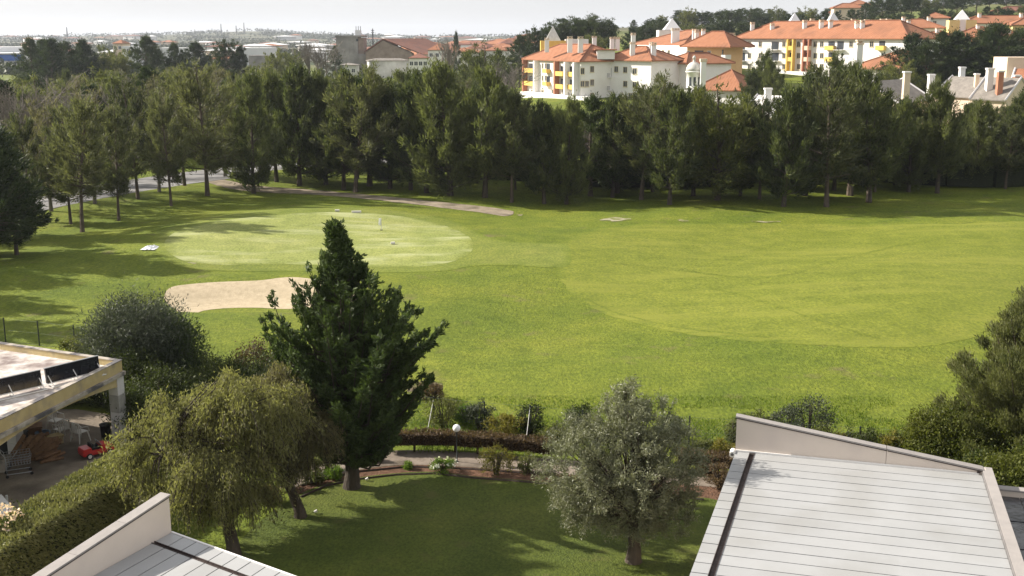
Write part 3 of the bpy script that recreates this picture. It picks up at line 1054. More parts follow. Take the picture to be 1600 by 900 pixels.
for t_ in far_trees:
    px, y, top, k, wf, lab = t_
    x = (px - 800) / FPX * (y + 3)
    H = zat(px, top, y)[1] - h(x, y)
    place(k, x, y, H, lab, wf, 'landmark trees beyond the wood')
# trees along the wooded ridge (right skyline)
rl = []
for i in range(58):
    px = 985 + i * 11.4 + random.uniform(-4, 4)
    top = float(np.interp(px, [960, 1010, 1040, 1060, 1100, 1150, 1200, 1270, 1300, 1340, 1360, 1500, 1660], [46, 28, 24, 12, 14, 9, 12, 14, 16, 4, -6, -14, -20])) + random.uniform(-4, 9)
    y = random.uniform(420, 540) if i % 2 else random.uniform(540, 640)
    rl.append((px, y, top))
for i in range(34):
    px = 1000 + i * 19 + random.uniform(-6, 6)
    top = float(np.interp(px, [960, 1040, 1340, 1400, 1660], [50, 34, 30, 16, 4])) + random.uniform(-4, 8)
    rl.append((px, random.uniform(395, 430), top))
rl.sort()
segs = [(0, 1045, 'left of the white pyramid roof'), (1045, 1150, 'above the apricot block'), (1150, 1240, 'above the long block'),
        (1240, 1340, 'around the house on the ridge'), (1340, 1440, 'above the right-hand roofs'), (1440, 1530, 'above the yellow tower'), (1530, 1800, 'at the right end of the ridge')]
for a, b, nm in segs:
    sub = [t for t in rl if a <= t[0] < b]
    for q, (px, y, top) in enumerate(sub):
        x = (px - 800) / FPX * (y + 3)
        H = min(17, max(6, zat(px, top, y)[1] - h(x, y)))
        k = random.choice(['umbrella', 'dark_pine', 'bushy', 'umbrella'])
        place(k, x, y, H, f"dark ridge {'pine' if k != 'bushy' else 'tree'} {nm}, {ORD[q]} from the left", 1.25, 'trees on the wooded ridge')

# ------------------------------------------------------------------ far buildings
FRM = MB()
FRM.box(-.5, -.06, 0, .5, .0, 1).box(-.56, -.10, -.06, .56, .0, -.001)
FRAME_ME = MB().box(-.5, -.07, 0, -.42, 0, 1).box(.42, -.07, 0, .5, 0, 1).box(-.42, -.07, .92, .42, 0, 1).box(-.55, -.12, -.07, .55, 0, 0).box(-.42, -.07, 0, .42, 0, .06).box(-.025, -.055, .06, .025, 0, .92).mesh('window_frame')
FRAME_ME.materials.append(M['frame'])
WFRAME_ME = FRAME_ME.copy()
WFRAME_ME.materials.clear()
WFRAME_ME.materials.append(M['wwall'])
PANE_ME = MB().box(-.42, -.03, .06, .42, -.002, .92).mesh('window_pane')
PANE_ME.materials.append(M['glass'])
CHIM_ME = MB().box(-.5, -.5, 0, .5, .5, .86).mesh('chimney_stack')
CHIM_ME.materials.append(M['wwall'])
CAP_ME = MB().box(-.62, -.62, .861, .62, .62, .91).box(-.45, -.45, .911, -.2, .45, .96).box(.2, -.45, .911, .45, .45, .96).box(-.58, -.58, .961, .58, .58, 1.0).mesh('chimney_cap')
CAP_ME.materials.append(M['peach'])


def chimney(root, x, y, z, hgt, w=.9):
    c = link('chimney', CHIM_ME, None, root)
    c.location = (x, y, z)
    c.scale = (w, w, hgt)
    k = link('chimney_cap', CAP_ME, None, c)
    return c


def hip(mb, a, b, c, d, z, hh, over, ridge=True, m=0, mr=1, gable=False):
    """a,b,c,d ccw corners (Vector2), ab the long side"""
    a, b, c, d = [Vector((p[0], p[1])) for p in (a, b, c, d)]
    u = (b - a).normalized()
    v = (d - a).normalized()
    a = a - u * over - v * over
    b = b + u * over - v * over
    c = c + u * over + v * over
    d = d - u * over + v * over
    L = (b - a).length
    W = (d - a).length
    ins = 0.001 if gable else min(W / 2, L / 2 - .05)
    r1 = (a + d) / 2 + u * ins
    r2 = (b + c) / 2 - u * ins
    t = .22
    P = [(p.x, p.y, z) for p in (a, b, c, d)] + [(p.x, p.y, z + t) for p in (a, b, c, d)] + [(r1.x, r1.y, z + t + hh), (r2.x, r2.y, z + t + hh)]
    mb.add(P, [(0, 3, 2, 1), (0, 1, 5, 4), (1, 2, 6, 5), (2, 3, 7, 6), (3, 0, 4, 7), (4, 5, 9, 8), (6, 7, 8, 9), (5, 6, 9), (7, 4, 8)], m)
    if ridge:
        Z = lambda i: Vector(P[i]) + Vector((0, 0, .05))
        for i, j in ([(8, 9)] if gable else [(8, 9), (4, 8), (7, 8), (5, 9), (6, 9)]):
            mb.tube([Z(i), Z(j)], .16, 4, mr)
    return mb


class Wall:
    """vertical wall plane through two ground points (world xy); helps placing windows by sight line"""
    def __init__(s, p, q):
        s.p = Vector(p)
        s.q = Vector(q)
        s.d = (s.q - s.p).normalized()
        s.n = Vector((s.d.y, -s.d.x))
        s.ang = math.atan2(s.d.y, s.d.x)

    def hit(s, px, py):
        r = ray(px, py)
        # (t*r - p).n = 0
        t = (s.p.x * s.n.x + s.p.y * s.n.y) / (r[0] * s.n.x + r[1] * s.n.y)
        return r[0] * t, r[1] * t, CAMH + r[2] * t


def window(root, wall, px, py, w, hgt, white=False, off=.0):
    x, y, z = wall.hit(px, py)
    x += wall.n.x * off
    y += wall.n.y * off
    o = link('window', WFRAME_ME if white else FRAME_ME, None, root)
    o.location = (x, y, z - hgt / 2)
    o.rotation_euler = (0, 0, wall.ang)
    o.scale = (w, 1, hgt)
    link('pane', PANE_ME, None, o)
    return o


def balcony(root, wall, px, py, w, mat, hgt=1.05, depth=1.2, rail=False, door=True, fins=None):
    """px,py = centre of the parapet front; projects from the wall"""
    x, y, z = wall.hit(px, py)
    Mx = Matrix.Translation((x, y, z - hgt / 2)) @ Matrix.Rotation(wall.ang, 4, 'Z')
    b = MB()
    if rail:
        b.box(-w / 2, -depth, 0, w / 2, -.002, .12, 0, Mx)
        for i in range(int(w / .3) + 1): b.box(-w / 2 + i * .3 - .025, -depth, .12, -w / 2 + i * .3 + .025, -depth + .04, hgt - .05, 1, Mx)
        b.box(-w / 2, -depth, hgt - .05, w / 2, -depth + .05, hgt, 1, Mx)
        o = b.build('balcony', [M['wwall'], M['rail']], root)
    else:
        b.box(-w / 2, -depth, 0, w / 2, -.002, .15, 0, Mx)
        b.box(-w / 2, -depth, .15, w / 2, -depth + .15, hgt, 0, Mx)
        b.box(-w / 2, -depth + .15, .15, -w / 2 + .15, -.002, hgt, 0, Mx).box(w / 2 - .15, -depth + .15, .15, w / 2, -.002, hgt, 0, Mx)
        o = b.build('balcony', [mat], root)
    if door:
        g = MB().box(-w * .36, -.035, .16, w * .36, -.003, 2.25, 0, Mx)
        g.build('pane', M['glass'], o)
    return o


def bx(root, name, a, b, c, d, z0, z1, mat):
    return MB().prism([a, b, c, d], z0, z1).build(name, mat, root)


def quad(p, q, depth):
    """ccw rectangle whose front side is p->q (seen from the camera left to right), going back by depth"""
    p, q = Vector(p), Vector(q)
    u = (q - p).normalized()
    v = Vector((-u.y, u.x))
    return [tuple(p), tuple(q), tuple(q + v * depth), tuple(p + v * depth)]


def P(px, d):
    return ((px - 800) / FPX * (d + 2), d)


# --- big block with yellow balconies
A1, B1 = P(820, 291), P(905, 266)
R1 = empty('apartment_building', (A1[0], A1[1], 0), 0, 'white apartment block with terracotta roofs, yellow balconies and a pale pyramid spire', 'apartment building')
R1.location = (0, 0, 0)
q1 = quad(A1, B1, 13)
bx(R1, 'wall', *q1, -1.0, 10.0, M['wwall'])
hip(MB(), *q1, 10.0, 3.6, .7).build('roof', [M['tile'], M['tileridge']], R1)
w1 = Wall(A1, B1)
for px, py in [(848, 103), (848, 122), (848, 141), (866, 104), (866, 124), (853, 103), (853, 122)]:
    window(R1, w1, px, py, .9, 1.4)
for py in (109, 129):
    balcony(R1, w1, 832, py + 1, 4.6, M['yellow'])
    balcony(R1, w1, 857, py + 2, 2.2, M['yellow'], .9)
    balcony(R1, w1, 880, py + 6, 3.4, M['yellow'])
    balcony(R1, w1, 895.5, py + 7, 4.2, M['yellow'], 1.05, .6)
for px in (823.5, 841, 873, 889, 903):
    x, y, z = w1.hit(px, 120)
    Mx = Matrix.Translation((x, y, 0)) @ Matrix.Rotation(w1.ang, 4, 'Z')
    MB().box(-.3, -1.3, 2.2, .3, -.003, 9.9, 0, Mx).build('pillar', M['terracotta'] if px in (823.5, 873) else M['wwall'], R1)
for px in (832, 848, 864, 881, 896): window(R1, w1, px, 146, 1.5, 2.0)
g1 = quad((A1[0] - 1.5, A1[1] - 3), (B1[0] + .6, B1[1] - 3.2), 2.9)
bx(R1, 'garden_wall', *g1, -1.5, 2.3, M['wwall'])
# end wall and second wing
w1b = Wall(B1, q1[2])
for px, py in [(910, 111), (925, 108), (925, 129), (925, 150)]:
    window(R1, w1b, px, py, 1.1, 1.5)
C1 = (B1[0] + 5.2, B1[1] + 5.5)
D1 = P(1012, 262)
q2 = quad(C1, D1, 12)
bx(R1, 'wall', *q2, -1.0, 10.2, M['wwall'])
hip(MB(), *q2, 10.22, 3.0, .7).build('roof', [M['tile'], M['tileridge']], R1)
w2 = Wall(C1, D1)
for px, py in [(963, 108), (977, 109), (992, 111), (963, 130), (977, 131), (992, 132), (941, 112)]:
    window(R1, w2, px, py, 1.2, 1.4)
for px, py in [(970, 109), (985, 110), (1000, 112)]: window(R1, w2, px, py + 40, 1.2, 1.4)
for px in (910, 917): window(R1, w1b, px, 131, 1.1, 1.4)
balcony(R1, w2, 951, 118, 2.2, None, 1.0, 1.0, True)
balcony(R1, w2, 951, 138, 2.2, None, 1.0, 1.0, True)
# dormer
dx, dy = P(943, 268)
MB().box(dx - 2.0, dy, 10.6, dx + 2.0, dy + 6, 12.6).build('dormer', M['wwall'], R1)
MB().box(dx - 2.5, dy - .5, 12.62, dx + 2.5, dy + 6, 12.85).build('dormer_roof', M['tile'], R1)
# third wing, lower
E1, F1_ = P(1030, 275), P(1066, 268)
q3 = quad(E1, F1_, 14)
bx(R1, 'wall', *q3, -1, 9.4, M['wwall'])
hip(MB(), q3[1], q3[2], q3[3], q3[0], 9.42, 2.3, .7).build('roof', [M['tile'], M['tileridge']], R1)
w3 = Wall(E1, F1_)
for px, py, hh in [(1050, 114, 2.4), (1040, 140, 1.3), (1058, 140, 1.3)]: window(R1, w3, px, py, 1.2, hh)
q4 = quad(P(1000, 264), P(1034, 272), 9)
bx(R1, 'wall', *q4, -1, 6.6, M['wwall'])
# yellow tower with spire
tx, ty = P(862, 300)
MB().box(tx - 3.2, ty - 3.2, 0, tx + 3.2, ty + 3.2, 14.6).build('tower_wall', M['yellow'], R1)
MB().box(tx + 3.21, ty - 2.6, 9, tx + 9, ty + 3, 15.0).build('tower_wall', M['wwall'], R1)
mb = MB()
mb.add([(tx - 2.0, ty - 2.0, 14.6), (tx + 2.0, ty - 2.0, 14.6), (tx + 2.0, ty + 2.0, 14.6), (tx - 2.0, ty + 2.0, 14.6), (tx, ty, 18.3)], [(0, 1, 4), (1, 2, 4), (2, 3, 4), (3, 0, 4), (3, 2, 1, 0)])
mb.build('spire', M['spire'], R1)
for px, d, zt, hh, w in [(853, 279, 14.8, 3.4, 1.0), (888, 273, 15.1, 3.7, 1.1), (904, 270, 15.1, 3.7, 1.1), (925, 280, 15.2, 2.4, 1.0), (952, 276, 15.0, 3.2, 1.0), (960, 276, 15.0, 3.2, 1.0),
                         (983, 268, 13.9, 3.4, 1.1), (1015, 266, 13.8, 4.6, 1.1), (1011, 270, 13.9, 2.6, .8)]:
    x, y = P(px, d)
    chimney(R1, x, y, zt - hh + .6, hh, w)
# --- domed turret
x, y = P(1077, 245)
R = empty('domed_turret', (x, y, 0), 0, 'small white round turret with a ribbed dome and lantern beside the big block', 'turret')
MB().lathe([(2.2, -.5), (2.2, 4.6), (1.5, 4.61), (1.5, 8.3), (1.75, 8.35), (1.75, 8.6)], 0, 0, 20).build('wall', M['wwall'], R, True)
MB().lathe([(1.7, 8.61), (1.62, 9.2), (1.3, 9.9), (.8, 10.35), (.3, 10.5), (.28, 11.2), (.42, 11.25), (.3, 11.6), (.02, 11.9)], 0, 0, 20).build('dome', M['spire'], R, True)
for a in (-2.2, -1.57, -.9):
    MB().box(-.25, -.04, 5.6, .25, .0, 7.4, 0, Matrix.Rotation(a + math.pi / 2, 4, 'Z') @ Matrix.Translation((0, -1.49, 0))).build('window', M['glass'], R)
x2, y2 = P(1091, 243)
chim = empty('white_stack', (x2, y2, 0), 0, 'square white chimney tower standing right of the domed turret', 'chimney tower')
MB().box(-.55, -.55, -.5, .55, .55, 10.6).build('stack', M['wwall'], chim)
MB().box(-.7, -.7, 10.61, .7, .7, 11.2).build('cap', M['peach'], chim)

# --- apricot block
A2, B2 = P(990, 318), P(1066, 296)
R2 = empty('apartment_building', (0, 0, 0), 0, 'apricot and white apartment block with hipped roof behind the domed turret', 'apartment building')
q = quad(A2, B2, 14)
bx(R2, 'wall', *q, 2, 13.4, M['wwall'])
w = Wall(A2, B2)
for px, py in [(1028, 83), (1036, 83), (1045, 83)]: window(R2, w, px, py, 1.2, 1.7)
A3, B3 = P(1067, 294), P(1122, 287)
qa = quad(A3, B3, 9)
bx(R2, 'wall', *qa, 0, 13.0, M['apricot'])
w = Wall(A3, B3)
for px, py in [(1075, 84), (1108, 84), (1075, 102), (1108, 102)]: window(R2, w, px, py, 1.1, 1.4, True)
balcony(R2, w, 1092, 90, 3.6, None, 1.0, 1.3, True)
A4, B4 = P(1122.6, 287.5), P(1143, 293)
qb = quad(A4, B4, 5)
bx(R2, 'wall', *qb, 0, 13.0, M['wwall'])
w = Wall(A4, B4)
for px, py in [(1136, 82), (1136, 99), (1128, 99)]: window(R2, w, px, py, 1.4, 1.4, True)
balcony(R2, w, 1131, 89, 3, M['wwall'])
hip(MB(), *quad(P(986, 322), P(1062, 300), 20), 13.42, 3.6, .8).build('roof', [M['tile'], M['tileridge']], R2)
hip(MB(), *quad(P(1062, 294), P(1130, 285), 9.5), 13.05, 3.6, .9).build('roof', [M['tile'], M['tileridge']], R2)
for px, d, zt, hh, w_ in [(984, 305, 16.6, 4.4, 1.1), (1046, 306, 17.8, 4, 1.4), (1050, 306, 17.8, 4, 1.2), (1076, 300, 17.6, 3, .9), (1080, 296, 17.4, 5.4, .9), (1090, 304, 17.6, 3.6, .9), (1132, 300, 16.6, 5, 1.6)]:
    x, y = P(px, d)
    chimney(R2, x, y, zt - hh, hh, w_)
tx, ty = P(1042, 335)
MB().box(tx - 4, ty - 3, 5, tx + 6, ty + 3, 17.4).build('tower_wall', M['wwall'], R2)
mb = MB()
mb.add([(tx - 2.4, ty - 2.4, 17.5), (tx + 2.4, ty - 2.4, 17.5), (tx + 2.4, ty + 2.4, 17.5), (tx - 2.4, ty + 2.4, 17.5), (tx, ty, 20.8)], [(0, 1, 4), (1, 2, 4), (2, 3, 4), (3, 0, 4), (3, 2, 1, 0)])
mb.build('spire', M['whiteroof'], R2)
# low hipped roof in front (right of the turret)
RL = empty('low_pavilion', (0, 0, 0), 0, 'low building with a hipped terracotta roof between turret and trees', 'building')
q = quad(P(1082, 250), P(1150, 244), 12)
bx(RL, 'wall', *q, 0, 4.4, M['wwall'])
hip(MB(), *q, 4.42, 4.0, .8).build('roof', [M['tile'], M['tileridge']], RL)

# --- long balconied block on the right
A5, B5 = P(1142, 328), P(1400, 286)


def dl(px): return 328 - 42 * (px - 1142) / 258

R3 = empty('apartment_building', (0, 0, 0), 0, 'long white apartment block with orange roof and yellow panels, right of centre', 'apartment building')
q = quad(A5, B5, 14)
bx(R3, 'wall', *q, 2, 15.0, M['wwall'])
hip(MB(), *q, 15.02, 4.4, .9).build('roof', [M['tile'], M['tileridge']], R3)
w = Wall(A5, B5)
for px in (1171, 1188, 1225, 1248, 1274, 1284, 1330, 1344, 1362):
    for py in (69, 87, 104):
        if px > 1300 and py > 80: continue
        window(R3, w, px, py, 1.2, 1.5)
for px, ww, mm in [(1160, 2.6, None), (1211, 3.4, None), (1237, 2.2, 'y'), (1262, 2.4, 't'), (1299, 2.8, 'y'), (1313, 2.8, None), (1378, 2.4, 'y')]:
    for py in (75, 92.5):
        if px > 1300 and py > 80: continue
        balcony(R3, w, px, py, ww, M['yellow'] if mm == 'y' else M['peach'], 1.1, 1.1, mm is None)
for px in (1233, 1241.5, 1258, 1266):
    x, y, z = w.hit(px, 90)
    Mx = Matrix.Translation((x, y, 0)) @ Matrix.Rotation(w.ang, 4, 'Z')
    MB().box(-.2, -1.2, 5, .2, -.003, 14.9, 0, Mx).build('pillar', M['terracotta'] if px > 1250 else M['yellow'], R3)
x, y, z = w.hit(1240, 112)
MB().box(-26, -3, 4.5, 14, -2.6, 6.6, 0, Matrix.Translation((x, y, 0)) @ Matrix.Rotation(w.ang, 4, 'Z')).build('garden_wall', M['wwall'], R3)
for px, dd, zt, hh in [(1164, 0, 19.6, 3.4), (1194, 306, 19.2, 3.0), (1243, 303, 20.0, 3.6), (1268, 302, 20.0, 3.6), (1282, 301, 20.0, 3.2), (1254, 312, 20.4, 2.2), (1316, 312, 20.2, 3), (1322, 300, 19.6, 4.2), (1330, 299, 19.8, 4.2),
                      (1336, 312, 20, 2.4), (1360, 310, 20.1, 3), (1369, 310, 20.1, 3)]:
    x, y = P(px, dl(px) + (9 if dd > 308 else 3.5))
    chimney(R3, x, y, zt - hh - 1.2, hh + 1.2, 1.0)
for px, mm in ((1227, 'yellow'), (1285, 'wwall')):
    tx, ty = P(px, dl(px) + 20)
    MB().box(tx - 3.2, ty - 2, 10, tx + 3.2, ty + 2, 19.0).build('tower_wall', M[mm], R3)
    mb = MB()
    mb.add([(tx - 1.9, ty - 1.9, 19.05), (tx + 1.9, ty - 1.9, 19.05), (tx + 1.9, ty + 1.9, 19.05), (tx - 1.9, ty + 1.9, 19.05), (tx, ty, 22.3)], [(0, 1, 4), (1, 2, 4), (2, 3, 4), (3, 0, 4), (3, 2, 1, 0)])
    mb.build('spire', M['whiteroof'], R3)
# front wing with hipped roof and big white chimney
R4 = empty('low_wing', (0, 0, 0), 0, 'low white wing with wide hipped terracotta roof and tall white chimney', 'building')
q = quad(P(1322, 262), P(1400, 250), 14)
bx(R4, 'wall', *q, 1, 8.6, M['wwall'])
hip(MB(), *q, 8.62, 4.0, 1.0).build('roof', [M['tile'], M['tileridge']], R4)
x, y = P(1327, 256)
chimney(R4, x, y, 7.6, 7.4, 1.3)

# --- cluster at upper right
def villa(px, d, wid, dep, z0, zw, mat, lab, turn=0.25, hh=2.2, wins=2, chs=1, rm='tile', name='villa'):
    x, y = P(px, d)
    root = empty(name, (0, 0, 0), 0, lab, 'house')
    c, s = math.cos(-turn), math.sin(-turn)
    p = (x - wid / 2 * c, y - wid / 2 * s)
    q_ = (x + wid / 2 * c, y + wid / 2 * s)
    qq = quad(p, q_, dep)
    bx(root, 'wall', *qq, z0, zw, M[mat])
    hip(MB(), *qq, zw + .02, hh, .6).build('roof', [M[rm], M['tileridge']], root)
    ww = Wall(p, q_)
    for i in range(wins):
        f = (i + .7) / (wins + .4)
        o = link('window', FRAME_ME, None, root)
        o.location = (p[0] + (q_[0] - p[0]) * f, p[1] + (q_[1] - p[1]) * f, zw - 2.1)
        o.rotation_euler = (0, 0, ww.ang)
        o.scale = (1.2, 1, 1.4)
        link('pane', PANE_ME, None, o)
    for i in range(chs):
        f = (i + .5) / chs
        chimney(root, p[0] + (q_[0] - p[0]) * f - s * dep * .3, p[1] + (q_[1] - p[1]) * f + dep * .4, zw + hh * .4, 2.6, .9)
    return root


villa(1440, 400, 9, 9, 5, 21.5, 'wwall', 'small white tower house with pyramid orange roof at upper right', .3, 1.8, 1, 0)
villa(1415, 360, 15, 12, 5, 18.0, 'wwall', 'white house with wide orange roof left of the yellow tower', .25, 2.6, 3, 2)
villa(1372, 350, 16, 10, 5, 17.0, 'wwall', 'white house with many chimneys behind the long block', .2, 2.4, 3, 4)
villa(1448, 330, 13, 12, 5, 14.4, 'wwall', 'lower house with orange roof in front of the yellow tower', .3, 2.6, 2, 1)
villa(1510, 340, 14, 12, 5, 15.4, 'paleyellow', 'house with orange roof right of the yellow tower', .3, 2.8, 2, 1)
villa(1545, 380, 26, 12, 5, 19.6, 'wwall', 'long white and yellow house at the right below the ridge', .15, 2.4, 5, 2)
villa(1560, 330, 18, 12, 5, 14.2, 'peach', 'peach house with orange roof behind the right clump of pines', .2, 2.6, 3, 1)
villa(1590, 350, 12, 10, 5, 18.8, 'paleyellow', 'pale yellow house with dark balcony at the right edge', .1, 2.2, 2, 1)
villa(1570, 500, 18, 10, 10, 26.0, 'peach', 'brown roofed house high on the ridge at the right edge', .1, 1.8, 3, 0, 'redtile')
villa(1310, 560, 14, 9, 10, 28.5, 'peach', 'house with orange roof on the ridge above the long block', .1, 2.2, 3, 0)
villa(1326, 575, 9, 9, 10, 30.5, 'wwall', 'small pale house on the ridge beside another', .1, 2.2, 2, 0)
villa(1296, 570, 9, 8, 10, 26.5, 'wwall', 'low pale house at the left of the ridge houses', .1, 1.6, 2, 0, 'redtile')
# yellow tower
tx, ty = P(1480, 355)
RT = empty('yellow_tower', (tx, ty, 0), -.2, 'yellow stair tower with white centre strip and pale pyramid roof', 'tower')
MB().box(-3.9, -3, 5, -.9, 3, 20.4).box(.9, -3, 5, 3.9, 3, 20.4).build('wall', M['paleyellow'], RT)
MB().box(-.899, -2.8, 5, .899, 2.8, 20.6).build('wall', M['wwall'], RT)
for z in (9, 12, 15):
    MB().box(-.35, -2.86, z, .35, -2.801, z + 1.5).build('window', M['glass'], RT)
mb = MB()
mb.add([(-2.1, -2.1, 20.62), (2.1, -2.1, 20.62), (2.1, 2.1, 20.62), (-2.1, 2.1, 20.62), (0, 0, 23.6)], [(0, 1, 4), (1, 2, 4), (2, 3, 4), (3, 0, 4), (3, 2, 1, 0)])
mb.build('spire', M['whiteroof'], RT)

# --- grey-roofed houses
def gable_house(p, q, dep, z0, zw, hh, mat, rm, lab, chs=(), name='terraced_house'):
    """front eaves wall p->q; gables at the ends"""
    root = empty(name, (0, 0, 0), 0, lab, 'house')
    a, b, c, d = [Vector(v) for v in quad(p, q, dep)]
    m1, m2 = (a + d) / 2, (b + c) / 2
    mb = MB()
    v = [(a.x, a.y, z0), (b.x, b.y, z0), (c.x, c.y, z0), (d.x, d.y, z0), (a.x, a.y, zw), (b.x, b.y, zw), (c.x, c.y, zw), (d.x, d.y, zw), (m1.x, m1.y, zw + hh), (m2.x, m2.y, zw + hh)]
    mb.add(v, [(0, 1, 5, 4), (2, 3, 7, 6), (3, 0, 4, 8, 7), (1, 2, 6, 9, 5), (3, 2, 1, 0)])
    mb.build('wall', M[mat], root)
    u = (b - a).normalized()
    n = Vector((u.y, -u.x))
    for side, (e1, e2) in enumerate(((a, b), (d, c))):
        s = 1 if side == 0 else -1
        o1, o2 = e1 + n * .4 * s, e2 + n * .4 * s
        drop = .4 * hh / (dep / 2)
        lo = zw - drop + .03
        hi = zw + hh + .03
        f = MB()
        pts = [(o1.x, o1.y, lo), (o2.x, o2.y, lo), (m2.x, m2.y, hi), (m1.x, m1.y, hi)]
        f.add(pts + [(x_, y_, z_ + .18) for x_, y_, z_ in pts], [(0, 1, 2, 3), (7, 6, 5, 4), (0, 4, 5, 1), (1, 5, 6, 2), (2, 6, 7, 3), (3, 7, 4, 0)])
        f.build('roof', M[rm], root)
    for e, m_ in ((a, m1), (b, m2)):
        o1 = e + n * .45
        tt = MB()
        tt.tube([(o1.x, o1.y, zw - drop + .22), (m_.x, m_.y, zw + hh + .3), ((2 * m_ - o1).x, (2 * m_ - o1).y, zw - drop + .22)], .17, 4)
        tt.build('verge', M['block'], root)
    for (px, d_, z1, z2, ww, mm) in chs:
        x, y = P(px, d_)
        o = MB().box(x - ww / 2, y - ww / 2, z1, x + ww / 2, y + ww / 2, z2).build('chimney', M[mm], root)
        MB().box(x - ww / 2 - .1, y - ww / 2 - .1, z2 + .003, x + ww / 2 + .1, y + ww / 2 + .1, z2 + .25).build('chimney_cap', M['wwall'], o)
    return root


gable_house(P(1500, 176), P(1555, 172), 9, 0, 6.6, 2.9, 'peach', 'greyroof', 'grey-tiled gabled house with tall white and brown chimneys, right of the terrace',
            [(1526, 176, 6, 10.9, .9, 'wwall'), (1542, 174, 6, 10.6, .8, 'terracotta'), (1507, 182, 7, 9.9, .6, 'peach')])
gable_house(P(1442, 186), P(1500, 180), 9, 0, 6.6, 2.7, 'peach', 'greyroof', 'grey-tiled gabled house in the middle of the terrace row',
            [(1438, 188, 5, 9.6, .9, 'wwall'), (1484, 190, 7, 10.7, .8, 'wwall')])
gable_house(P(1386, 176), P(1440, 186), 10, 0, 5.9, 2.9, 'peach', 'greyroof', 'pink-walled gabled house at the left end of the grey-roofed terrace',
            [(1400, 176, 4, 10.4, .9, 'peach')])
gable_house(P(1560, 196), P(1640, 192), 9, 0, 8.2, 2.0, 'wwall', 'tile', 'white house with brown chimney at the right edge', [(1568, 190, 5, 9.4, .9, 'terracotta')])
x, y = P(1578, 205)
tb = tag(MB().box(x - 3, y, 0, x + 5, y + 6, 12.2).build('cube_house', M['peach']), 'flat-topped pale cube house behind the white one at the right edge', 'house')
gable_house(P(1152, 165), P(1232, 160), 9, 0, 4.9, 2.4, 'peach', 'wwall', 'pale cream house with low gabled pale roof peeping between trees', [(1190, 165, 4, 8.4, .9, 'wwall')])
x, y = P(1402, 150)
tag(MB().prism(quad(P(1385, 150), P(1418, 150), 6), 2.2, 4.6).build('white_shed', M['whiteroof']), 'white flat shed roof glimpsed between trees below the terrace', 'shed')
gable_house(P(1500, 140), P(1560, 138), 7, 0, 3.6, 1.4, 'wwall', 'whiteroof', 'white low building half hidden by trees at right')

# --- silo and old factory
x, y = P(556, 480)
RS = empty('silo', (x, y, 0), 0, 'old grey concrete silo with rusty right side and roof hut', 'silo')
MB().box(-5.6, -5, 0, 3.3, 5, 15.2).build('wall', M['stonegrey'], RS)
for i in range(5):
    MB().box(-5.6 + i * 1.78 + .02, -5.12, 0, -5.6 + i * 1.78 + 1.7, -5.003, 14.9).build('panel', M['stonegrey'], RS)
MB().box(3.301, -4.6, 0, 5.6, 5, 15.0).build('side_wall', M['brick'], RS)
MB().box(-5.9, -5.3, 15.21, 5.9, 5.3, 15.9).build('roof', M['stonegrey'], RS)
MB().box(1.8, -2, 15.91, 4.0, 1, 18.0).build('roof_hut', M['whiteroof'], RS)
for dx in (2.0, 2.9, 3.8):
    MB().box(dx - .1, -.1, 18.01, dx + .1, .1, 19.6).build('antenna', M['rail'], RS)
MB().box(2.6, -5.2, 13.6, 3.4, -5.121, 14.6).build('window', M['glass'], RS)
MB().box(3.4, -7, 0, 6.6, -5.4, 8.6).build('annex', M['stonegrey'], RS)
RF = empty('factory_gable', (0, 0, 0), 0, 'wide brick gable end wall of the factory facing the golf course', 'factory building')
a, b = Vector(P(577, 470)), Vector(P(648, 470))
mb = MB()
mid = a.lerp(b, .38)
mb.add([(a.x, a.y, 0), (b.x, b.y, 0), (b.x, b.y, 8.8), (mid.x, mid.y, 14.0), (a.x, a.y, 9.4), (a.x, a.y + 8, 0), (b.x, b.y + 8, 0), (b.x, b.y + 8, 8.8), (mid.x, mid.y + 8, 14.0), (a.x, a.y + 8, 9.4)],
       [(0, 1, 2, 3, 4), (9, 8, 7, 6, 5), (1, 6, 7, 2), (5, 0, 4, 9)])
mb.build('wall', M['brick'], RF)
mb = MB()
mb.add([(a.x - .5, a.y - .5, 9.3), (mid.x, a.y - .5, 14.25), (b.x + 4, a.y - .5, 8.3), (a.x - .5, a.y + 40, 9.3), (mid.x + 14, a.y + 40, 14.25), (b.x + 16, a.y + 40, 8.3),
        (a.x - .5, a.y - .5, 9.7), (mid.x, a.y - .5, 14.7), (b.x + 4, a.y - .5, 8.7), (a.x - .5, a.y + 40, 9.7), (mid.x + 14, a.y + 40, 14.7), (b.x + 16, a.y + 40, 8.7)],
       [(0, 3, 4, 1), (1, 4, 5, 2), (6, 7, 10, 9), (7, 8, 11, 10), (0, 1, 7, 6), (1, 2, 8, 7), (2, 5, 11, 8), (0, 6, 9, 3)])
mb.build('roof', M['redtile'], RF)
for i in range(3):
    MB().box(a.x + 5 + i * 4.4, a.y - .08, 2.5, a.x + 7.6 + i * 4.4, a.y - .003, 4.6).build('window', M['glass'], RF)


def simple(name, px0, px1, d, z0, z1, mat, lab, dep=10, roof=None, rz=0, cat='building', wins=0, hh=1.6):
    root = empty(name, (0, 0, 0), 0, lab, cat)
    q_ = quad(P(px0, d), P(px1, d + rz), dep)
    bx(root, 'wall', *q_, z0, z1, M[mat])
    if roof: hip(MB(), *q_, z1 + .02, hh, .4, False).build('roof', [M[roof], M['tileridge']], root)
    w_ = Wall(q_[0], q_[1])
    for i in range(wins):
        f = (i + .5) / wins
        o = link('window', WFRAME_ME, None, root)
        o.location = (q_[0][0] + (q_[1][0] - q_[0][0]) * f, q_[0][1] + (q_[1][1] - q_[0][1]) * f, z1 - 2.6)
        o.rotation_euler = (0, 0, w_.ang)
        o.scale = (1.5, 1, 1.6)
        link('pane', PANE_ME, None, o)
    return root


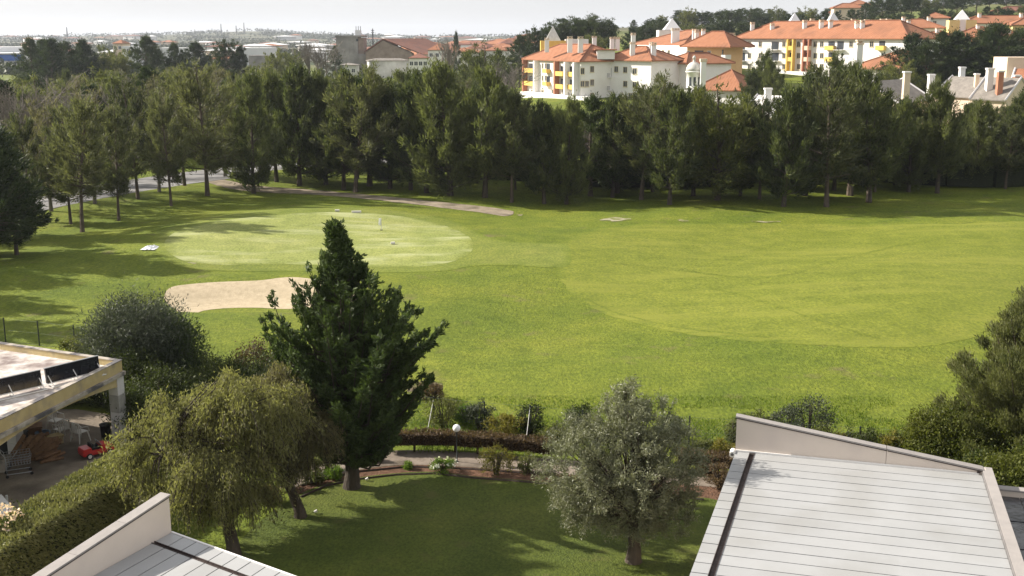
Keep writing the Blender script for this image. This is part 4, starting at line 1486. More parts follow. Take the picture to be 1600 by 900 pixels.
simple('white_shed', 582, 643, 440, 0, 6.4, 'oldwhite', 'long weathered white shed wall below the brick gable', 6, 'greyroof', 4, wins=0, hh=.8)
simple('farmhouse', 643, 671, 430, 0, 7.6, 'wwall', 'white two-storey farmhouse right of the long shed', 9, 'redtile', wins=4, hh=1.6)
simple('low_shed', 505, 536, 450, 0, 5.6, 'oldwhite', 'low pale shed left of the silo foot', 8, 'greyroof', wins=2, hh=.7)
simple('low_shed', 535, 562, 430, 0, 5.0, 'oldwhite', 'low white shed with small windows before the silo', 8, 'greyroof', wins=3, hh=.7)
simple('tiled_house', 672, 700, 470, 0, 10, 'wwall', 'white house with orange roof right of the farmhouse', 10, 'tile', wins=3, hh=2.4)
simple('tiled_house', 655, 685, 520, 0, 11.6, 'peach', 'peach house with orange roof behind the farmhouse', 10, 'tile', wins=3, hh=2.2)
simple('warehouse', -60, 55, 520, 0, 7.6, 'wwall', 'white warehouse with a deep blue band at the left edge', 40, None, 10, cat='warehouse')
RW = [o for o in bpy.data.objects if o.name.startswith('warehouse')][0]
wl = Wall(P(-60, 520), P(55, 530))
q_ = quad(P(-62, 518.6), P(56, 528.8), 44)
MB().prism(quad(P(-61, 519), P(55.5, 529.2), .7), 4.7, 7.4).build('blue_band', M['blueband'], RW)
MB().prism(q_, 7.62, 8.1).build('roof', M['whiteroof'], RW)
MB().prism(quad(P(-40, 545), P(55, 555), 20), 8.11, 10.6).build('upper_roof', M['whiteroof'], RW)
for px in (2, 14, 26, 38): window(RW, wl, px, 99, 3.0, 1.6, True)
simple('glasshouse', 206, 232, 500, 0, 11.4, 'whiteroof', 'pale glazed industrial building between the dark pines', 15, None, wins=4)
simple('glasshouse', 192, 206, 560, 0, 12, 'peach', 'small pale building left of the glazed one', 12, 'tile', wins=2)
simple('long_shed', 255, 303, 620, 0, 9.4, 'whiteroof', 'long low white shed between dark pines at the left', 20, None, wins=0)
simple('long_shed', 340, 368, 430, 0, 7.4, 'brick', 'shed with reddish roof between pines at the left', 12, 'tile', wins=0, hh=1.0)
simple('long_shed', 380, 430, 640, 0, 9.2, 'whiteroof', 'white shed row right of the reddish shed roof', 20, None, wins=0)
simple('long_shed', 398, 432, 560, 0, 6.5, 'stonegrey', 'grey yard wall below the white shed row', 10, None, wins=0)
x, y = P(588, 900)
tag(MB().tube([(x, y, 0), (x, y, 21)], [.7, .35], 5).tube([(x - 1.2, y, 18), (x + 1.2, y, 18)], .25, 4).tube([(x - 1.2, y, 19.5), (x + 1.2, y, 19.5)], .25, 4).build('radio_mast', M['rail']), 'thin radio mast rising right of the silo', 'mast')
for px, d, z in ((357, 3000, 44), (380, 3000, 40), (392, 3100, 48), (122, 2500, 33)):
    x, y = P(px, d)
    tag(MB().tube([(x, y, 5), (x, y, z)], [2.2, 1.0], 4).build('water_tower' if px == 380 else 'far_mast', M['rail']),
        {357: 'left mast on the far hilltop', 380: 'short dark tower on the far hilltop', 392: 'thin right mast on the far hilltop', 122: 'thin mast on the far left horizon'}[px], 'mast')

# --- town roofs between hall and apartments, and the far houses on the plain
HW, HR, HRR = {}, {}, {}
wm = {}
for nm in ('wwall', 'peach', 'oldwhite'):
    me = MB().box(-.5, -.5, -1, .5, .5, 1).mesh('house_wall')
    me.materials.append(M[nm])
    wm[nm] = me
rm_ = {}
for nm in ('tile', 'redtile', 'whiteroof'):
    mb = hip(MB(), (-.5, -.5), (.5, -.5), (.5, .5), (-.5, .5), 0, .10, .06, False)
    mb.v = [(a_, b_, 0 if c_ < .01 else .04 if c_ < .25 else .26) for a_, b_, c_ in mb.v]
    me = mb.mesh('house_roof')
    me.materials.append(M[nm])
    rm_[nm] = me
town = []
for i in range(88):
    px = random.uniform(640, 830)
    d = random.uniform(540, 1050)
    town.append((px, d, random.uniform(9, 18), random.uniform(7.5, 11.5), 'town'))
for i in range(76):
    px = random.uniform(-20, 830)
    d = random.choice([random.uniform(700, 1300), random.uniform(1300, 3000)])
    town.append((px, d, random.uniform(8, 22) * (1 + d / 2500), random.uniform(5, 8) * (1 + d / 5000), 'far'))
town.sort()
cnt = {}
for px, d, wd, hg, kd in town:
    x = (px - 800) / FPX * d
    z = h(x, d)
    if kd == 'town':
        seg = 'right of the farmhouse' if px < 700 else 'behind the bare tree' if px < 745 else 'left of the apartment block'
        key = (seg, kd)
        cnt[key] = cnt.get(key, 0) + 1
        lab = f"tile-roofed town house {seg}, {ORD[cnt[key] - 1]} from the left in the distant town"
        wmn, rmn = random.choice(['wwall', 'peach', 'wwall']), random.choice(['tile', 'tile', 'redtile'])
    else:
        seg = 'above the warehouse' if px < 60 else 'above the far pines' if px < 170 else 'above the sheds' if px < 330 else 'on the far hill' if px < 470 else 'above the poplars' if px < 540 else 'above the factory' if px < 680 else 'beyond the town'
        key = (seg, kd)
        cnt[key] = cnt.get(key, 0) + 1
        lab = f"tiny far-off building {seg}, {ORD[cnt[key] - 1]} from the left"
        wmn, rmn = random.choice(['wwall', 'oldwhite', 'peach']), random.choice(['tile', 'redtile', 'whiteroof', 'whiteroof'])
    root = empty('town_house' if kd == 'town' else 'distant_building', (x, d, z), random.uniform(-.6, .6), lab, 'house' if kd == 'town' else 'building',
                 'roofs of the distant town' if kd == 'town' else 'tiny buildings on the far plain')
    root.scale = (wd, wd * .7, hg)
    link('wall', wm[wmn], None, root).scale = (1, 1, .72)
    o = link('roof', rm_[rmn], None, root)
    o.location = (0, 0, .722)

# far woods on plain and hills: uncountable
r = np.random.default_rng(5)
C, D, L_, W_ = [], [], [], []
for i in range(2600):
    px = r.uniform(-100, 1000)
    d = 480 * (8.0 ** r.uniform(0, 1))
    x = (px - 800) / FPX * d
    if noise.noise(Vector((x / 160, d / 260, 2))) < -.05: continue
    if d < 1050 and 560 < px: continue
    z = h(x, d)
    s = (2.0 + d / 1300)
    n = 30
    g = r.normal(size=(n, 3)) * np.array([s * 3.2, s * 1.6, s * .5])
    C.append(np.array([x, d, z + s * .7]) + g)
    D.append(rnd_dirs(n, r))
    L_.append(np.full(n, s * 1.3))
    W_.append(np.full(n, s * .8))
me = leaf_mesh('far_woods', np.concatenate(C), np.concatenate(D), np.concatenate(L_), np.concatenate(W_), r)
tag(link('far_woods', me, M['l_far']), 'dark far-off woods and scrub across the plain below the horizon', 'woods', kind='stuff')


# ------------------------------------------------------------------ foreground trees
def finish(root, T, trunkm, leafm, names=('trunk', 'crown')):
    link(names[0], T.mb.mesh('trunk'), trunkm, root, True)
    link(names[1], T.crown('crown'), leafm, root)


# conifer
x0, y0 = at(550, 762)
root = empty('conifer', (x0, y0, 0), 0, 'tall dark spiky conifer standing at the left of the garden lawn', 'tree')
T = Tree(11)
H = 9.55
T.mb.tube([(0, 0, -.2), (0, 0, .15), (.03, 0, .6), (0, 0, 1.6), (-.1, 0, 4), (-.2, 0, 7), (-.32, 0, H - .2)], [.40, .31, .25, .22, .17, .09, .02], 12)
profz = [1.3, 1.8, 2.6, 3.6, 4.6, 5.4, 6.2, 7.0, 7.8, 8.6, 9.5]
profr = [1.4, 1.9, 2.3, 2.55, 2.8, 3.0, 2.85, 2.35, 1.5, .55, .06]
nb = 300
def cxz(z): return float(np.interp(z, [1, 5, 8, 9.5], [.1, .28, -.05, -.32]))


for i in range(nb):
    t = (i + T.rng.uniform(0, 1)) / nb
    zt = 1.5 + (H - 1.5) * t ** .95
    R = float(np.interp(zt, profz, profr)) * T.rng.uniform(.5, .98)
    if i % 7 == 0 and zt > 3.6: R = float(np.interp(zt, profz, profr)) * T.rng.uniform(1.05, 1.28)
    a = i * 2.399 + T.rng.uniform(-.35, .35)
    rise = T.rng.uniform(.35, .75) * R + .1 if zt < 6.3 else T.rng.uniform(.9, 1.5) * R + .1
    p0 = np.array([cxz(zt) * .5 - .1, 0, max(.9, zt - rise)])
    dh = np.array([math.cos(a), math.sin(a), 0])
    tip = np.array([cxz(zt), 0, 0]) + dh * R + np.array([0, 0, zt])
    mid = (p0 + tip) / 2 + dh * R * .15 - np.array([0, 0, (zt - p0[2]) * .3])
    T.mb.tube([p0, mid, tip], [.045, .03, .01], 4, cap=False)
    K = max(4, int(R * 4.6))
    for k in range(K):
        f = .25 + .75 * (k + T.rng.uniform(0, 1)) / K
        c = p0 * (1 - f) ** 2 + 2 * mid * f * (1 - f) + tip * f * f
        tang = tip - mid
        tang = tang / np.linalg.norm(tang)
        side = np.cross(tang, dh) + np.array([-dh[1], dh[0], 0])
        side = side / (np.linalg.norm(side) + 1e-6)
        for s in (-1, 0, 1):
            sd_ = tang * .8 + side * s * .8 + T.rng.normal(0, .22, 3) + np.array([0, 0, .18 if s == 0 else -.08])
            sd_ = sd_ / np.linalg.norm(sd_)
            ln = .46 * (1.1 - f * .45) * T.rng.uniform(.6, 1.2)
            n = 17
            q = T.rng.uniform(0, 1, n)
            T.C.append(c + sd_[None, :] * (ln * q)[:, None] + T.rng.normal(0, .05, (n, 3)) * (1.4 - q)[:, None])
            T.D.append(np.tile(sd_, (n, 1)) + T.rng.normal(0, .38, (n, 3)))
            T.L.append(T.rng.uniform(.14, .26, n))
            T.W.append(T.rng.uniform(.04, .07, n))
finish(root, T, M['darkbark'], M['l_conifer'])

# olive
x0, y0 = at(990, 878)
root = empty('olive_tree', (x0, y0, 0), 0, 'silvery green olive tree on the lawn beside the white panelled roof', 'tree')
T = Tree(12)
T.mb.tube([(0, 0, -.2), (0, 0, .1), (.02, 0, .5), (-.05, 0, 1.2), (-.1, 0, 1.7)], [.36, .24, .19, .17, .16], 10)
# crown surface clumps in px-like ellipses: (cx, cz, rx, rz)
lobes = [(-.3, 3.2, 1.1, .9, 60), (-.3, 3.2, 1.75, 1.35, 130), (-1.7, 3.1, 1.1, 1.25, 80), (.2, 4.3, 1.2, .6, 30), (1.05, 3.2, .95, 1.15, 46), (-.45, 4.55, .75, .7, 26), (-.45, 5.2, .35, .45, 9), (-1.5, 1.9, .6, .8, 26), (.7, 1.9, .8, .7, 24), (-.1, 1.9, .8, .75, 20), (1.3, 2.2, .5, .5, 14), (-1.2, 1.45, .55, .5, 22), (-.1, 1.4, .8, .45, 24), (.9, 1.5, .8, .5, 26)]
for cx, cz, rx, rz, n in lobes:
    for i in range(n):
        d = rnd_dirs(1, T.rng)[0]
        rr = T.rng.uniform(.55, 1.05)
        c = np.array([cx + d[0] * rx * rr, d[1] * rx * rr * 1.05, cz + d[2] * rz * rr])
        if T.rng.uniform() < .35:
            T.mb.tube([(-.1, 0, 1.6), (c[0] * .5, c[1] * .5, 1.5 + (c[2] - 1.5) * .55), tuple(c)], [.05, .025, .008], 4, cap=False)
        for s in range(5):
            sd_ = d * .6 + T.rng.normal(0, .5, 3) + np.array([0, 0, .45])
            sd_ /= np.linalg.norm(sd_)
            ln = T.rng.uniform(.25, .55)
            m = 34
            q = T.rng.uniform(0, 1, m)
            T.C.append(c + sd_ * ln * q[:, None] + T.rng.normal(0, .055, (m, 3)))
            T.D.append(sd_ * .7 + T.rng.normal(0, .6, (m, 3)))
            T.L.append(T.rng.uniform(.07, .13, m))
            T.W.append(T.rng.uniform(.02, .034, m))
finish(root, T, M['bark'], M['l_olive'])
root.scale = (1.05, 1.05, 1.03)


# weeping pepper trees
def weeping(loc, label, lobes, leafm, seed, limbs):
    root = empty('pepper_tree', loc, 0, label, 'tree', 'weeping trees left of the lawn')
    T = Tree(seed)
    for L in limbs: T.mb.tube(L[0], L[1], 8, cap=False)
    for cx, cy, cz, rx, ry, rz, n in lobes:
        for i in range(n):
            if i % 7 == 0:
                d0 = rnd_dirs(1, T.rng)[0]
                if d0[2] < -.25: d0[2] = -d0[2] * .5
                rr0 = T.rng.uniform(.5, 1.08)
            d = d0 + T.rng.normal(0, .10, 3)
            rr = rr0 * T.rng.uniform(.93, 1.05)
            c = np.array([cx + d[0] * rx * rr, cy + d[1] * ry * rr, cz + d[2] * rz * rr])
            out = np.array([d[0], d[1], .35]) * T.rng.uniform(.15, .5) + T.rng.normal(0, .06, 3)
            ln = T.rng.uniform(.35, 1.25)
            ln = min(ln, c[2] - .5)
            k = 5
            pts = [c + out * (q / k) * 1.6 - np.array([0, 0, ln * (q / k) ** 1.5]) for q in range(k + 1)]
            T.mb.tube(pts, [.012] * (k + 1), 3, cap=False)
            m = 70
            q = T.rng.uniform(0, 1, m)
            pp = c + out * (q * 1.6)[:, None] - np.stack([0 * q, 0 * q, ln * q ** 1.5], 1)
            T.C.append(pp + T.rng.normal(0, .115, (m, 3)))
            T.D.append(T.rng.normal(0, .5, (m, 3)) + np.array([0, 0, -.8]))
            T.L.append(T.rng.uniform(.10, .19, m))
            T.W.append(T.rng.uniform(.022, .042, m))
        for i in range(int(n / 14)):
            d = rnd_dirs(1, T.rng)[0]
            c = np.array([cx + d[0] * rx * .85, cy + d[1] * ry * .85, cz + abs(d[2]) * rz * .85])
            st = limbs[-1][0][-1]
            T.mb.tube([st, ((st[0] + c[0]) / 2, (st[1] + c[1]) / 2, (st[2] + c[2]) / 2 + .3), tuple(c)], [.06, .035, .012], 4, cap=False)
    finish(root, T, M['darkbark'], leafm)
    return root


x0, y0 = at(365, 868)
weeping((x0, y0, 0), 'yellow-green weeping tree left of the lawn, nearest the low roof',
        [(-2.2, 1.3, 3.1, 1.5, 1.4, 1.0, 130), (-2.9, 1.5, 2.1, .8, .9, .8, 42), (-1.2, 1.5, 4.0, 1.4, 1.4, 1.1, 130), (-.1, 1.5, 4.6, 1.2, 1.3, 1.2, 150), (.9, 1.4, 4.0, 1.1, 1.2, 1.1, 110), (-.6, .6, 3.0, 1.4, 1.2, 1.0, 160), (-.7, -.1, 2.2, 1.1, .8, .8, 110), (.1, .3, 1.75, .9, .7, .6, 90), (.0, .4, 2.6, 1.0, 1.0, .9, 80), (-1.8, .5, 2.0, 1.1, .9, .8, 80)],
        M['l_pepper'], 21, [([(0, 0, -.2), (.0, 0, .3), (-.15, .1, 1.1), (-.5, .4, 2.0)], [.3, .22, .18, .12]), ([(-.3, .2, 1.4), (-1.2, .7, 2.2), (-2.4, 1.2, 2.9)], [.12, .08, .03])])
x0, y0 = at(470, 808)
weeping((x0, y0, 0), 'greyish weeping tree with leaning dark trunk between yellow-green tree and conifer',
        [(-1.2, .6, 4.1, 1.4, 1.3, 1.2, 190), (-.2, .3, 3.1, 1.3, 1.1, 1.1, 200), (.5, .9, 2.5, .9, .8, .9, 110), (-1.9, .4, 2.9, 1.2, 1.1, 1.1, 90), (.2, .6, 2.5, .9, .8, .8, 100), (-1.3, -.2, 2.1, 1.1, .8, .8, 90)],
        M['l_pepperb'], 22, [([(0, 0, -.2), (-.02, 0, .2), (-.25, .0, .9), (-.6, .1, 1.7)], [.28, .2, .17, .12]), ([(-.5, .1, 1.5), (-1.1, .2, 2.4), (-1.7, .4, 3.2)], [.11, .07, .03])])


def shrub(name, label, x, y, rx, ry, hgt, leafm, seed, n=60, ll=.12, lw=.045, lpc=60, cat='bush', z=None, stems=9, group=None, up=.5, flowers=None, low=0.0, bark='bark', rc=.3):
    z = h(x, y) if z is None else z
    root = empty(name, (x, y, z), 0, label, cat, group)
    T = Tree(seed)
    for i in range(stems):
        a = T.rng.uniform(0, 6.28)
        q = T.rng.uniform(.2, .75)
        T.mb.tube([(.05 * math.cos(a), .05 * math.sin(a), -.05), (rx * q * .5 * math.cos(a), ry * q * .5 * math.sin(a), hgt * .45), (rx * q * math.cos(a), ry * q * math.sin(a), hgt * .85)],
                  [.035 + .01 * hgt, .02, .006], 4, cap=False)
    for i in range(n):
        d = rnd_dirs(1, T.rng)[0]
        rr = T.rng.uniform(.5, 1.0)
        c = np.array([d[0] * rx * rr, d[1] * ry * rr, hgt * (low + (1 - low) * (.5 + .46 * d[2] * rr))])
        T.clump(c, rc * min(1.6, max(.5, (rx + hgt) / 3)), int(lpc * T.rng.uniform(.7, 1.3)), ll, lw, (d[0] * .4, d[1] * .4, up), 1.0)
    finish(root, T, M[bark], leafm, ('stems', 'foliage'))
    if flowers:
        F = Tree(seed + 1)
        for i in range(flowers[1]):
            d = rnd_dirs(1, F.rng)[0]
            d[2] = abs(d[2])
            F.clump(np.array([d[0] * rx, d[1] * ry, hgt * (.55 + .45 * d[2])]), .07, 7, .09, .08)
        link('blossom', F.crown('blossom'), flowers[0], root)
    return root


# round grey bush and its dark upright neighbours
x0, y0 = at(222, 625)
shrub('grey_bush', 'big rounded grey-green bush left of the bunker behind the pavilion', x0, y0, 2.45, 2.3, 4.95, M['l_grey'], 31, 460, .2, .036, 130, 'bush', stems=20, up=.6, rc=.36)
x0, y0 = at(283, 625)
shrub('upright_shrub', 'dark upright shrub at the right flank of the grey bush', x0, y0, .95, 1.1, 4.0, M['l_conifer'], 32, 90, .2, .06, 90, 'bush', up=1.0, rc=.3)
x0, y0 = at(318, 615)
shrub('olive_shrub', 'loose brownish-green shrub right of the dark upright shrub', x0, y0, 1.2, 1.0, 2.2, M['l_ever'], 33, 60, .15, .04, 80)
x0, y0 = at(400, 612)
shrub('red_tipped_shrub', 'dull shrub with reddish tips behind the weeping trees', x0, y0, 1.3, 1.0, 2.4, M['l_brown'], 34, 60, .14, .05, 80)
x0, y0 = at(420, 640)
shrub('dark_shrub', 'dark green shrub filling the gap left of the conifer', x0, y0, 1.6, 1.2, 2.6, M['l_bush'], 35, 70, .15, .05, 90)
x0, y0 = at(350, 640)
shrub('dark_shrub', 'dark green shrub between the weeping tree and the grey bush', x0, y0, 1.5, 1.1, 2.4, M['l_bush'], 36, 70, .15, .05, 90)
for i, (px, py, rx, hh) in enumerate([(215, 682, 1.3, 2.2), (245, 668, 1.4, 2.6), (285, 662, 1.3, 2.4), (215, 650, 1.4, 3.0)]):
    x0, y0 = at(px, py)
    shrub('dark_shrub', ['dark bush right behind the pavilion corner column', 'dark bush second from the pavilion column', 'dark bush below the upright shrub', 'tall dark bush under the grey bush'][i],
          x0, y0, rx, 1.1, hh, M['l_bush'], 40 + i, 70, .15, .05, 90)
for i, (px, py, rx, hh) in enumerate([(120, 628, 1.3, 1.9), (30, 640, 1.5, 1.9), (75, 634, 1.5, 1.8), (160, 632, 1.2, 1.9)]):
    x0, y0 = at(px, py)
    shrub('dark_shrub', ['dark bush behind the pavilion seen under its roof, third from left', 'dark bush behind the pavilion, leftmost under the roof', 'dark bush behind the pavilion, second from left', 'dark bush behind the pavilion, rightmost under the roof'][i],
          x0, y0, rx, .9, hh, M['l_bush'], 50 + i, 60, .15, .05, 90)
x0, y0 = at(120, 555)
shrub('fence_shrub', 'small leafy shrub at the fence behind the pavilion corner', x0, y0, .9, .6, .9, M['l_ever'], 56, 26, .12, .06, 60)

# shrubs along the fence
fs = [(693, 668, .85, .6, 1.5, 'l_ever', 'sparse pale green shrub at the propped fence post nearest the conifer'),
      (727, 660, .6, .5, .8, 'l_bright', 'low bright green weeds between the first two fence posts'),
      (750, 672, .62, .5, 1.25, 'l_grey', 'dark leafy oleander at the second fence post'),
      (790, 684, .9, .6, .95, 'l_yellow', 'rounded yellow-green shrub between the oleanders'),
      (828, 680, .68, .5, 1.45, 'l_bush', 'dark oleander hiding the third fence post'),
      (906, 676, .6, .5, 1.3, 'l_bush', 'dark shrub at the fourth fence post behind the olive'),
      (1050, 690, .5, .5, 1.2, 'l_bush', 'dark shrub at the fence right behind the olive crown'),
      (1148, 700, .4, .4, 1.2, 'l_ever', 'thin shrub at the fence just left of the beige parapet'),
      (1185, 690, .7, .5, .9, 'l_ever', 'low thin shrub behind the high end of the beige parapet'),
      (1225, 690, .6, .5, 1.0, 'l_grey', 'small grey shrub behind the parapet, left of the bigger one'),
      (1262, 700, .95, .6, 1.5, 'l_grey', 'larger grey-green shrub behind the middle of the parapet'),
      (1330, 712, .6, .5, .8, 'l_bush', 'dark low shrub beside the right-hand fence post'),
      (1372, 722, .8, .5, .8, 'l_ever', 'low shrub right of the right-hand fence post'),
      (1405, 728, .7, .5, .9, 'l_bush', 'dark low shrub left of the big right-hand bushes')]
fs += [(868, 690, .5, .4, .7, 'l_ever', 'low green shrub at the fence left of the olive crown'),
       (672, 624, .75, .5, .8, 'l_brown', 'dead brown brushwood on the grass right of the conifer'),
       (712, 690, .5, .35, .5, 'l_bright', 'low bright weeds behind the brown hedge near the lamp'),
       (770, 692, .5, .35, .45, 'l_ever', 'low scrub behind the brown hedge, right of the oleander'),
       (1098, 712, .5, .4, .6, 'l_ever', 'low scrub just right of the tall fence post by the olive'),
       (1128, 716, .5, .4, .7, 'l_yellow', 'yellowish scrub left of the white pipe end of the roof'),
       (1168, 700, .55, .4, 1.0, 'l_ever', 'scrubby shrub peeping over the left end of the parapet'),
       (1205, 700, .5, .4, .85, 'l_bush', 'dark scrub behind the parapet between two thin shrubs'),
       (1290, 714, .6, .4, .95, 'l_ever', 'scrubby shrub just right of the larger grey-green one'),
       (1310, 716, .5, .4, .75, 'l_yellow', 'yellowish scrub left of the right-hand fence post'),
       (1352, 722, .5, .4, .95, 'l_bush', 'dark spiky scrub right of the right-hand fence post'),
       (1392, 728, .5, .4, 1.0, 'l_yellow', 'yellowish scrub before the big right-hand bushes')]
for i, (px, py, rx, ry, hh, lm, lab) in enumerate(fs):
    x0, y0 = at(px, py)
    if px > 1155: hh *= 1.45
    shrub('fence_shrub', lab, x0, y0, rx, ry, hh, M[lm], 60 + i, int(26 + rx * 26), .11, .04, 60, group='shrubs along the golf course fence', rc=.26)
# right: loose pine, dark bushes
x0, y0 = at(1604, 742)
root = empty('loose_pine', (x0, y0, 0), 0, 'loose-crowned pine at the right edge above the white roof', 'tree')
pr = generic_tree('loose_pine', 71, 6.9, .12, lambda t: 3.0 * math.sin(math.pi * min(1, t * .66 + .3)) + .15, 120, (20, 66), 7, .36, 230, .17, .032, (0, 0, .5), .9, .22, .2, inner=.35, var=.2)
link('trunk', pr[0], M['pinebark'], root, True)
link('crown', pr[1], M['l_pineR'], root)
bb = [(1450, 738, .95, 2.5), (1492, 745, 1.1, 2.9), (1535, 750, 1.1, 3.0), (1580, 760, 1.2, 2.6), (1530, 785, .9, 1.9), (1572, 800, 1.0, 2.1), (1625, 790, 1.2, 2.5)]
bl = ['leftmost dark green bush above the right end of the parapet', 'dark green bush second from left above the parapet end', 'dark green bush below the loose pine', 'dark bush at the right edge under the pine',
      'front dark bush touching the parapet corner', 'front dark bush above the small dark roof', 'bush cut by the right edge of the photo']
for i, (px, py, rx, hh) in enumerate(bb):
    x0, y0 = at(px, py)
    shrub('green_bush', bl[i], x0, y0, rx, 1.0, hh, M['l_right'], 80 + i, 120, .12, .055, 110, group='dark bushes under the right-hand pine', up=.3)

# garden border plants
gp = [(693, 738, .52, .45, .55, 'l_bright', 'round bright bush with white blossom beside the globe lamp', ('l_white', 9)),
      (775, 742, .75, .5, 1.15, 'l_yellow', 'yellow-brown vase-shaped shrub right of the globe lamp', None),
      (823, 740, .42, .4, .85, 'l_ever', 'small green shrub right of the yellow-brown one', None),
      (638, 733, .16, .14, .25, 'l_bright', 'tiny green tuft left of the white-blossomed bush', None),
      (524, 748, .4, .3, .45, 'l_bright', 'low green plant left of the conifer trunk', None),
      (490, 756, .45, .3, .5, 'l_ever', 'low green plant further left of the conifer trunk', None),
      (482, 740, .5, .3, .8, 'l_ever', 'leafy plant behind the low ones under the weeping tree', None),
      (1105, 745, .45, .35, .7, 'l_brown', 'dry brown shrub left of the white roof edge', None),
      (1125, 765, .55, .45, 1.15, 'l_brown', 'bare twiggy shrub against the white roof edge', None),
      (590, 722, .3, .2, .35, 'l_brown', 'dry grass clump on the bed by the conifer', None),
      (450, 765, .55, .35, .8, 'l_ever', 'leafy plant between the two weeping tree trunks, right one', None),
      (420, 785, .55, .35, .7, 'l_brown', 'brownish plant between the two weeping tree trunks, left one', None),
      (510, 735, .5, .3, .7, 'l_ever', 'green plant tucked against the conifer trunk on its left', None)]
for i, (px, py, rx, ry, hh, lm, lab, fl) in enumerate(gp):
    x0, y0 = at(px, py)
    shrub('garden_shrub', lab, x0, y0, rx, ry, hh, M[lm], 100 + i, int(14 + rx * 40), .09, .035, 44, group='plants in the garden border', rc=.22, flowers=(M[fl[0]], fl[1]) if fl else None)
x0, y0 = at(12, 905)
shrub('flowering_bush', 'bush with pinkish white blossom at the lower left corner', x0, y0, .75, .8, 2.3, M['l_bush'], 120, 60, .1, .06, 60, flowers=(M['l_flower'], 120), z=0)


# hedges -------------------------------------------------------------
def hedge(name, label, pts, width, hgt, body, leafm, seed, dens=900, gaps=False):
    root = empty(name, (pts[0][0], pts[0][1], 0), 0, label, 'hedge')
    root.location = (0, 0, 0)
    rng = np.random.default_rng(seed)
    core = MB()
    C, N = [], []
    for i in range(len(pts) - 1):
        a, b = Vector(pts[i]), Vector(pts[i + 1])
        L = (b - a).length
        u = (b - a).normalized()
        v = Vector((-u.y, u.x))
        z0 = .35 if gaps else 0
        k = max(1, int(L / .5))
        for j in range(k):
            s0, s1 = L * j / k, L * (j + 1) / k
            w = width * .42 * (1 + .05 * math.sin(j * 2.1))
            pp = [a + u * s0 - v * w, a + u * (s1 + .0) - v * w, a + u * s1 + v * w, a + u * s0 + v * w]
            core.prism([tuple(p) for p in pp], z0, hgt * (.93 + .02 * math.sin(j * 1.7)))
        n = int(L * dens)
        s = rng.uniform(-.1, L + .1, n)
        side = rng.uniform(0, 1, n)
        q = rng.uniform(-1, 1, n)
        zz = rng.uniform(z0, hgt, n)
        top = side < (width / (width + 2 * hgt))
        lat = np.where(top, q * width / 2, np.sign(q) * width / 2) + rng.normal(0, .04, n)
        zz = np.where(top, hgt + .05 * np.sin(s * 1.3) * np.cos(q * 2 + s * 3), zz) + rng.normal(0, .035, n)
        if gaps: zz = np.maximum(zz, .12 + .28 * (np.sin(s * 2.2) > -.3) * rng.uniform(.6, 1, n))
        P_ = np.stack([a.x + u.x * s + v.x * lat, a.y + u.y * s + v.y * lat, zz], 1)
        C.append(P_)
        nrm = np.where(top[:, None], np.array([0, 0, 1.]), np.sign(q)[:, None] * np.array([v.x, v.y, 0.]))
        N.append(nrm + rng.normal(0, .38, (n, 3)))
        if gaps:
            for j in range(max(1, int(L / .9))):
                p = a + u * (.3 + j * .9)
                core.tube([(p.x, p.y, -.05), (p.x, p.y, .5)], .05, 5)
    C = np.concatenate(C)
    N = np.concatenate(N)
    link('foliage', leaf_mesh('foliage', C, N, rng.uniform(.07, .15, len(C)), rng.uniform(.03, .06, len(C)), rng), leafm, root)
    core.build('hedge_core', body, root)
    return root


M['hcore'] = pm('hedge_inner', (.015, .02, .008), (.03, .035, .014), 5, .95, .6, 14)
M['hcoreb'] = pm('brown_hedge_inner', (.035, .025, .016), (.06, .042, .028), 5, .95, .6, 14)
hedge('clipped_hedge', 'tall clipped hedge with flat pale-green top beside the pavilion yard', [(-15.6, 28.6), (-14.72, 31.8), (-14.15, 33.75), (-13.05, 38.2)], 1.55, 1.8, M['hcore'], M['l_hedge'], 201, 4200)
pb = [at(600, 706), at(700, 706), at(780, 712), at(862, 720)]
hedge('brown_hedge', 'low clipped brownish hedge along the fence behind the garden path', pb, .55, .82, M['hcoreb'], M['l_brown'], 202, 1500, True)
hedge('brown_hedge', 'low brownish hedge between the olive crown and the white roof', [at(1060, 735), at(1150, 745)], .55, .8, M['hcoreb'], M['l_brown'], 203, 1500, True)

bl_ = [P(px, 126 + 3 * math.sin(px / 90)) for px in range(770, 1760, 70)]
hb = hedge('boundary_hedge', 'dark unclipped hedge closing the course behind the feathery trees on the right', bl_, 2.4, 2.6, M['hcore'], M['l_bush'], 204, 420)
for o_ in hb.children:
    if o_.name.startswith('foliage'): o_.scale = (1, 1, 1)
# tufts of rough grass along the fence
rng = np.random.default_rng(77)
n = 26000
yy = rng.uniform(42.2, 49.5, n)
xx = rng.uniform(-13, 17, n)
keep = (np.array([noise.noise(Vector((a * .5, b * .5, 0))) for a, b in zip(xx, yy)]) > -.18)
xx, yy = xx[keep], yy[keep]
zz = np.array([h(a, b) for a, b in zip(xx, yy)])
n = len(xx)
hgt = rng.uniform(.07, .25, n) * np.clip(1.5 - (yy - 42) / 7, .35, 1.2)
Dv = np.stack([rng.normal(0, .35, n), rng.normal(0, .35, n), np.ones(n)], 1)
me = leaf_mesh('grass', np.stack([xx, yy, zz + hgt * .4], 1), Dv, hgt, np.full(n, .035), rng)
tag(link('grass_tufts', me, M['l_tuft']), 'long unmown grass along the fence', 'grass', kind='stuff')

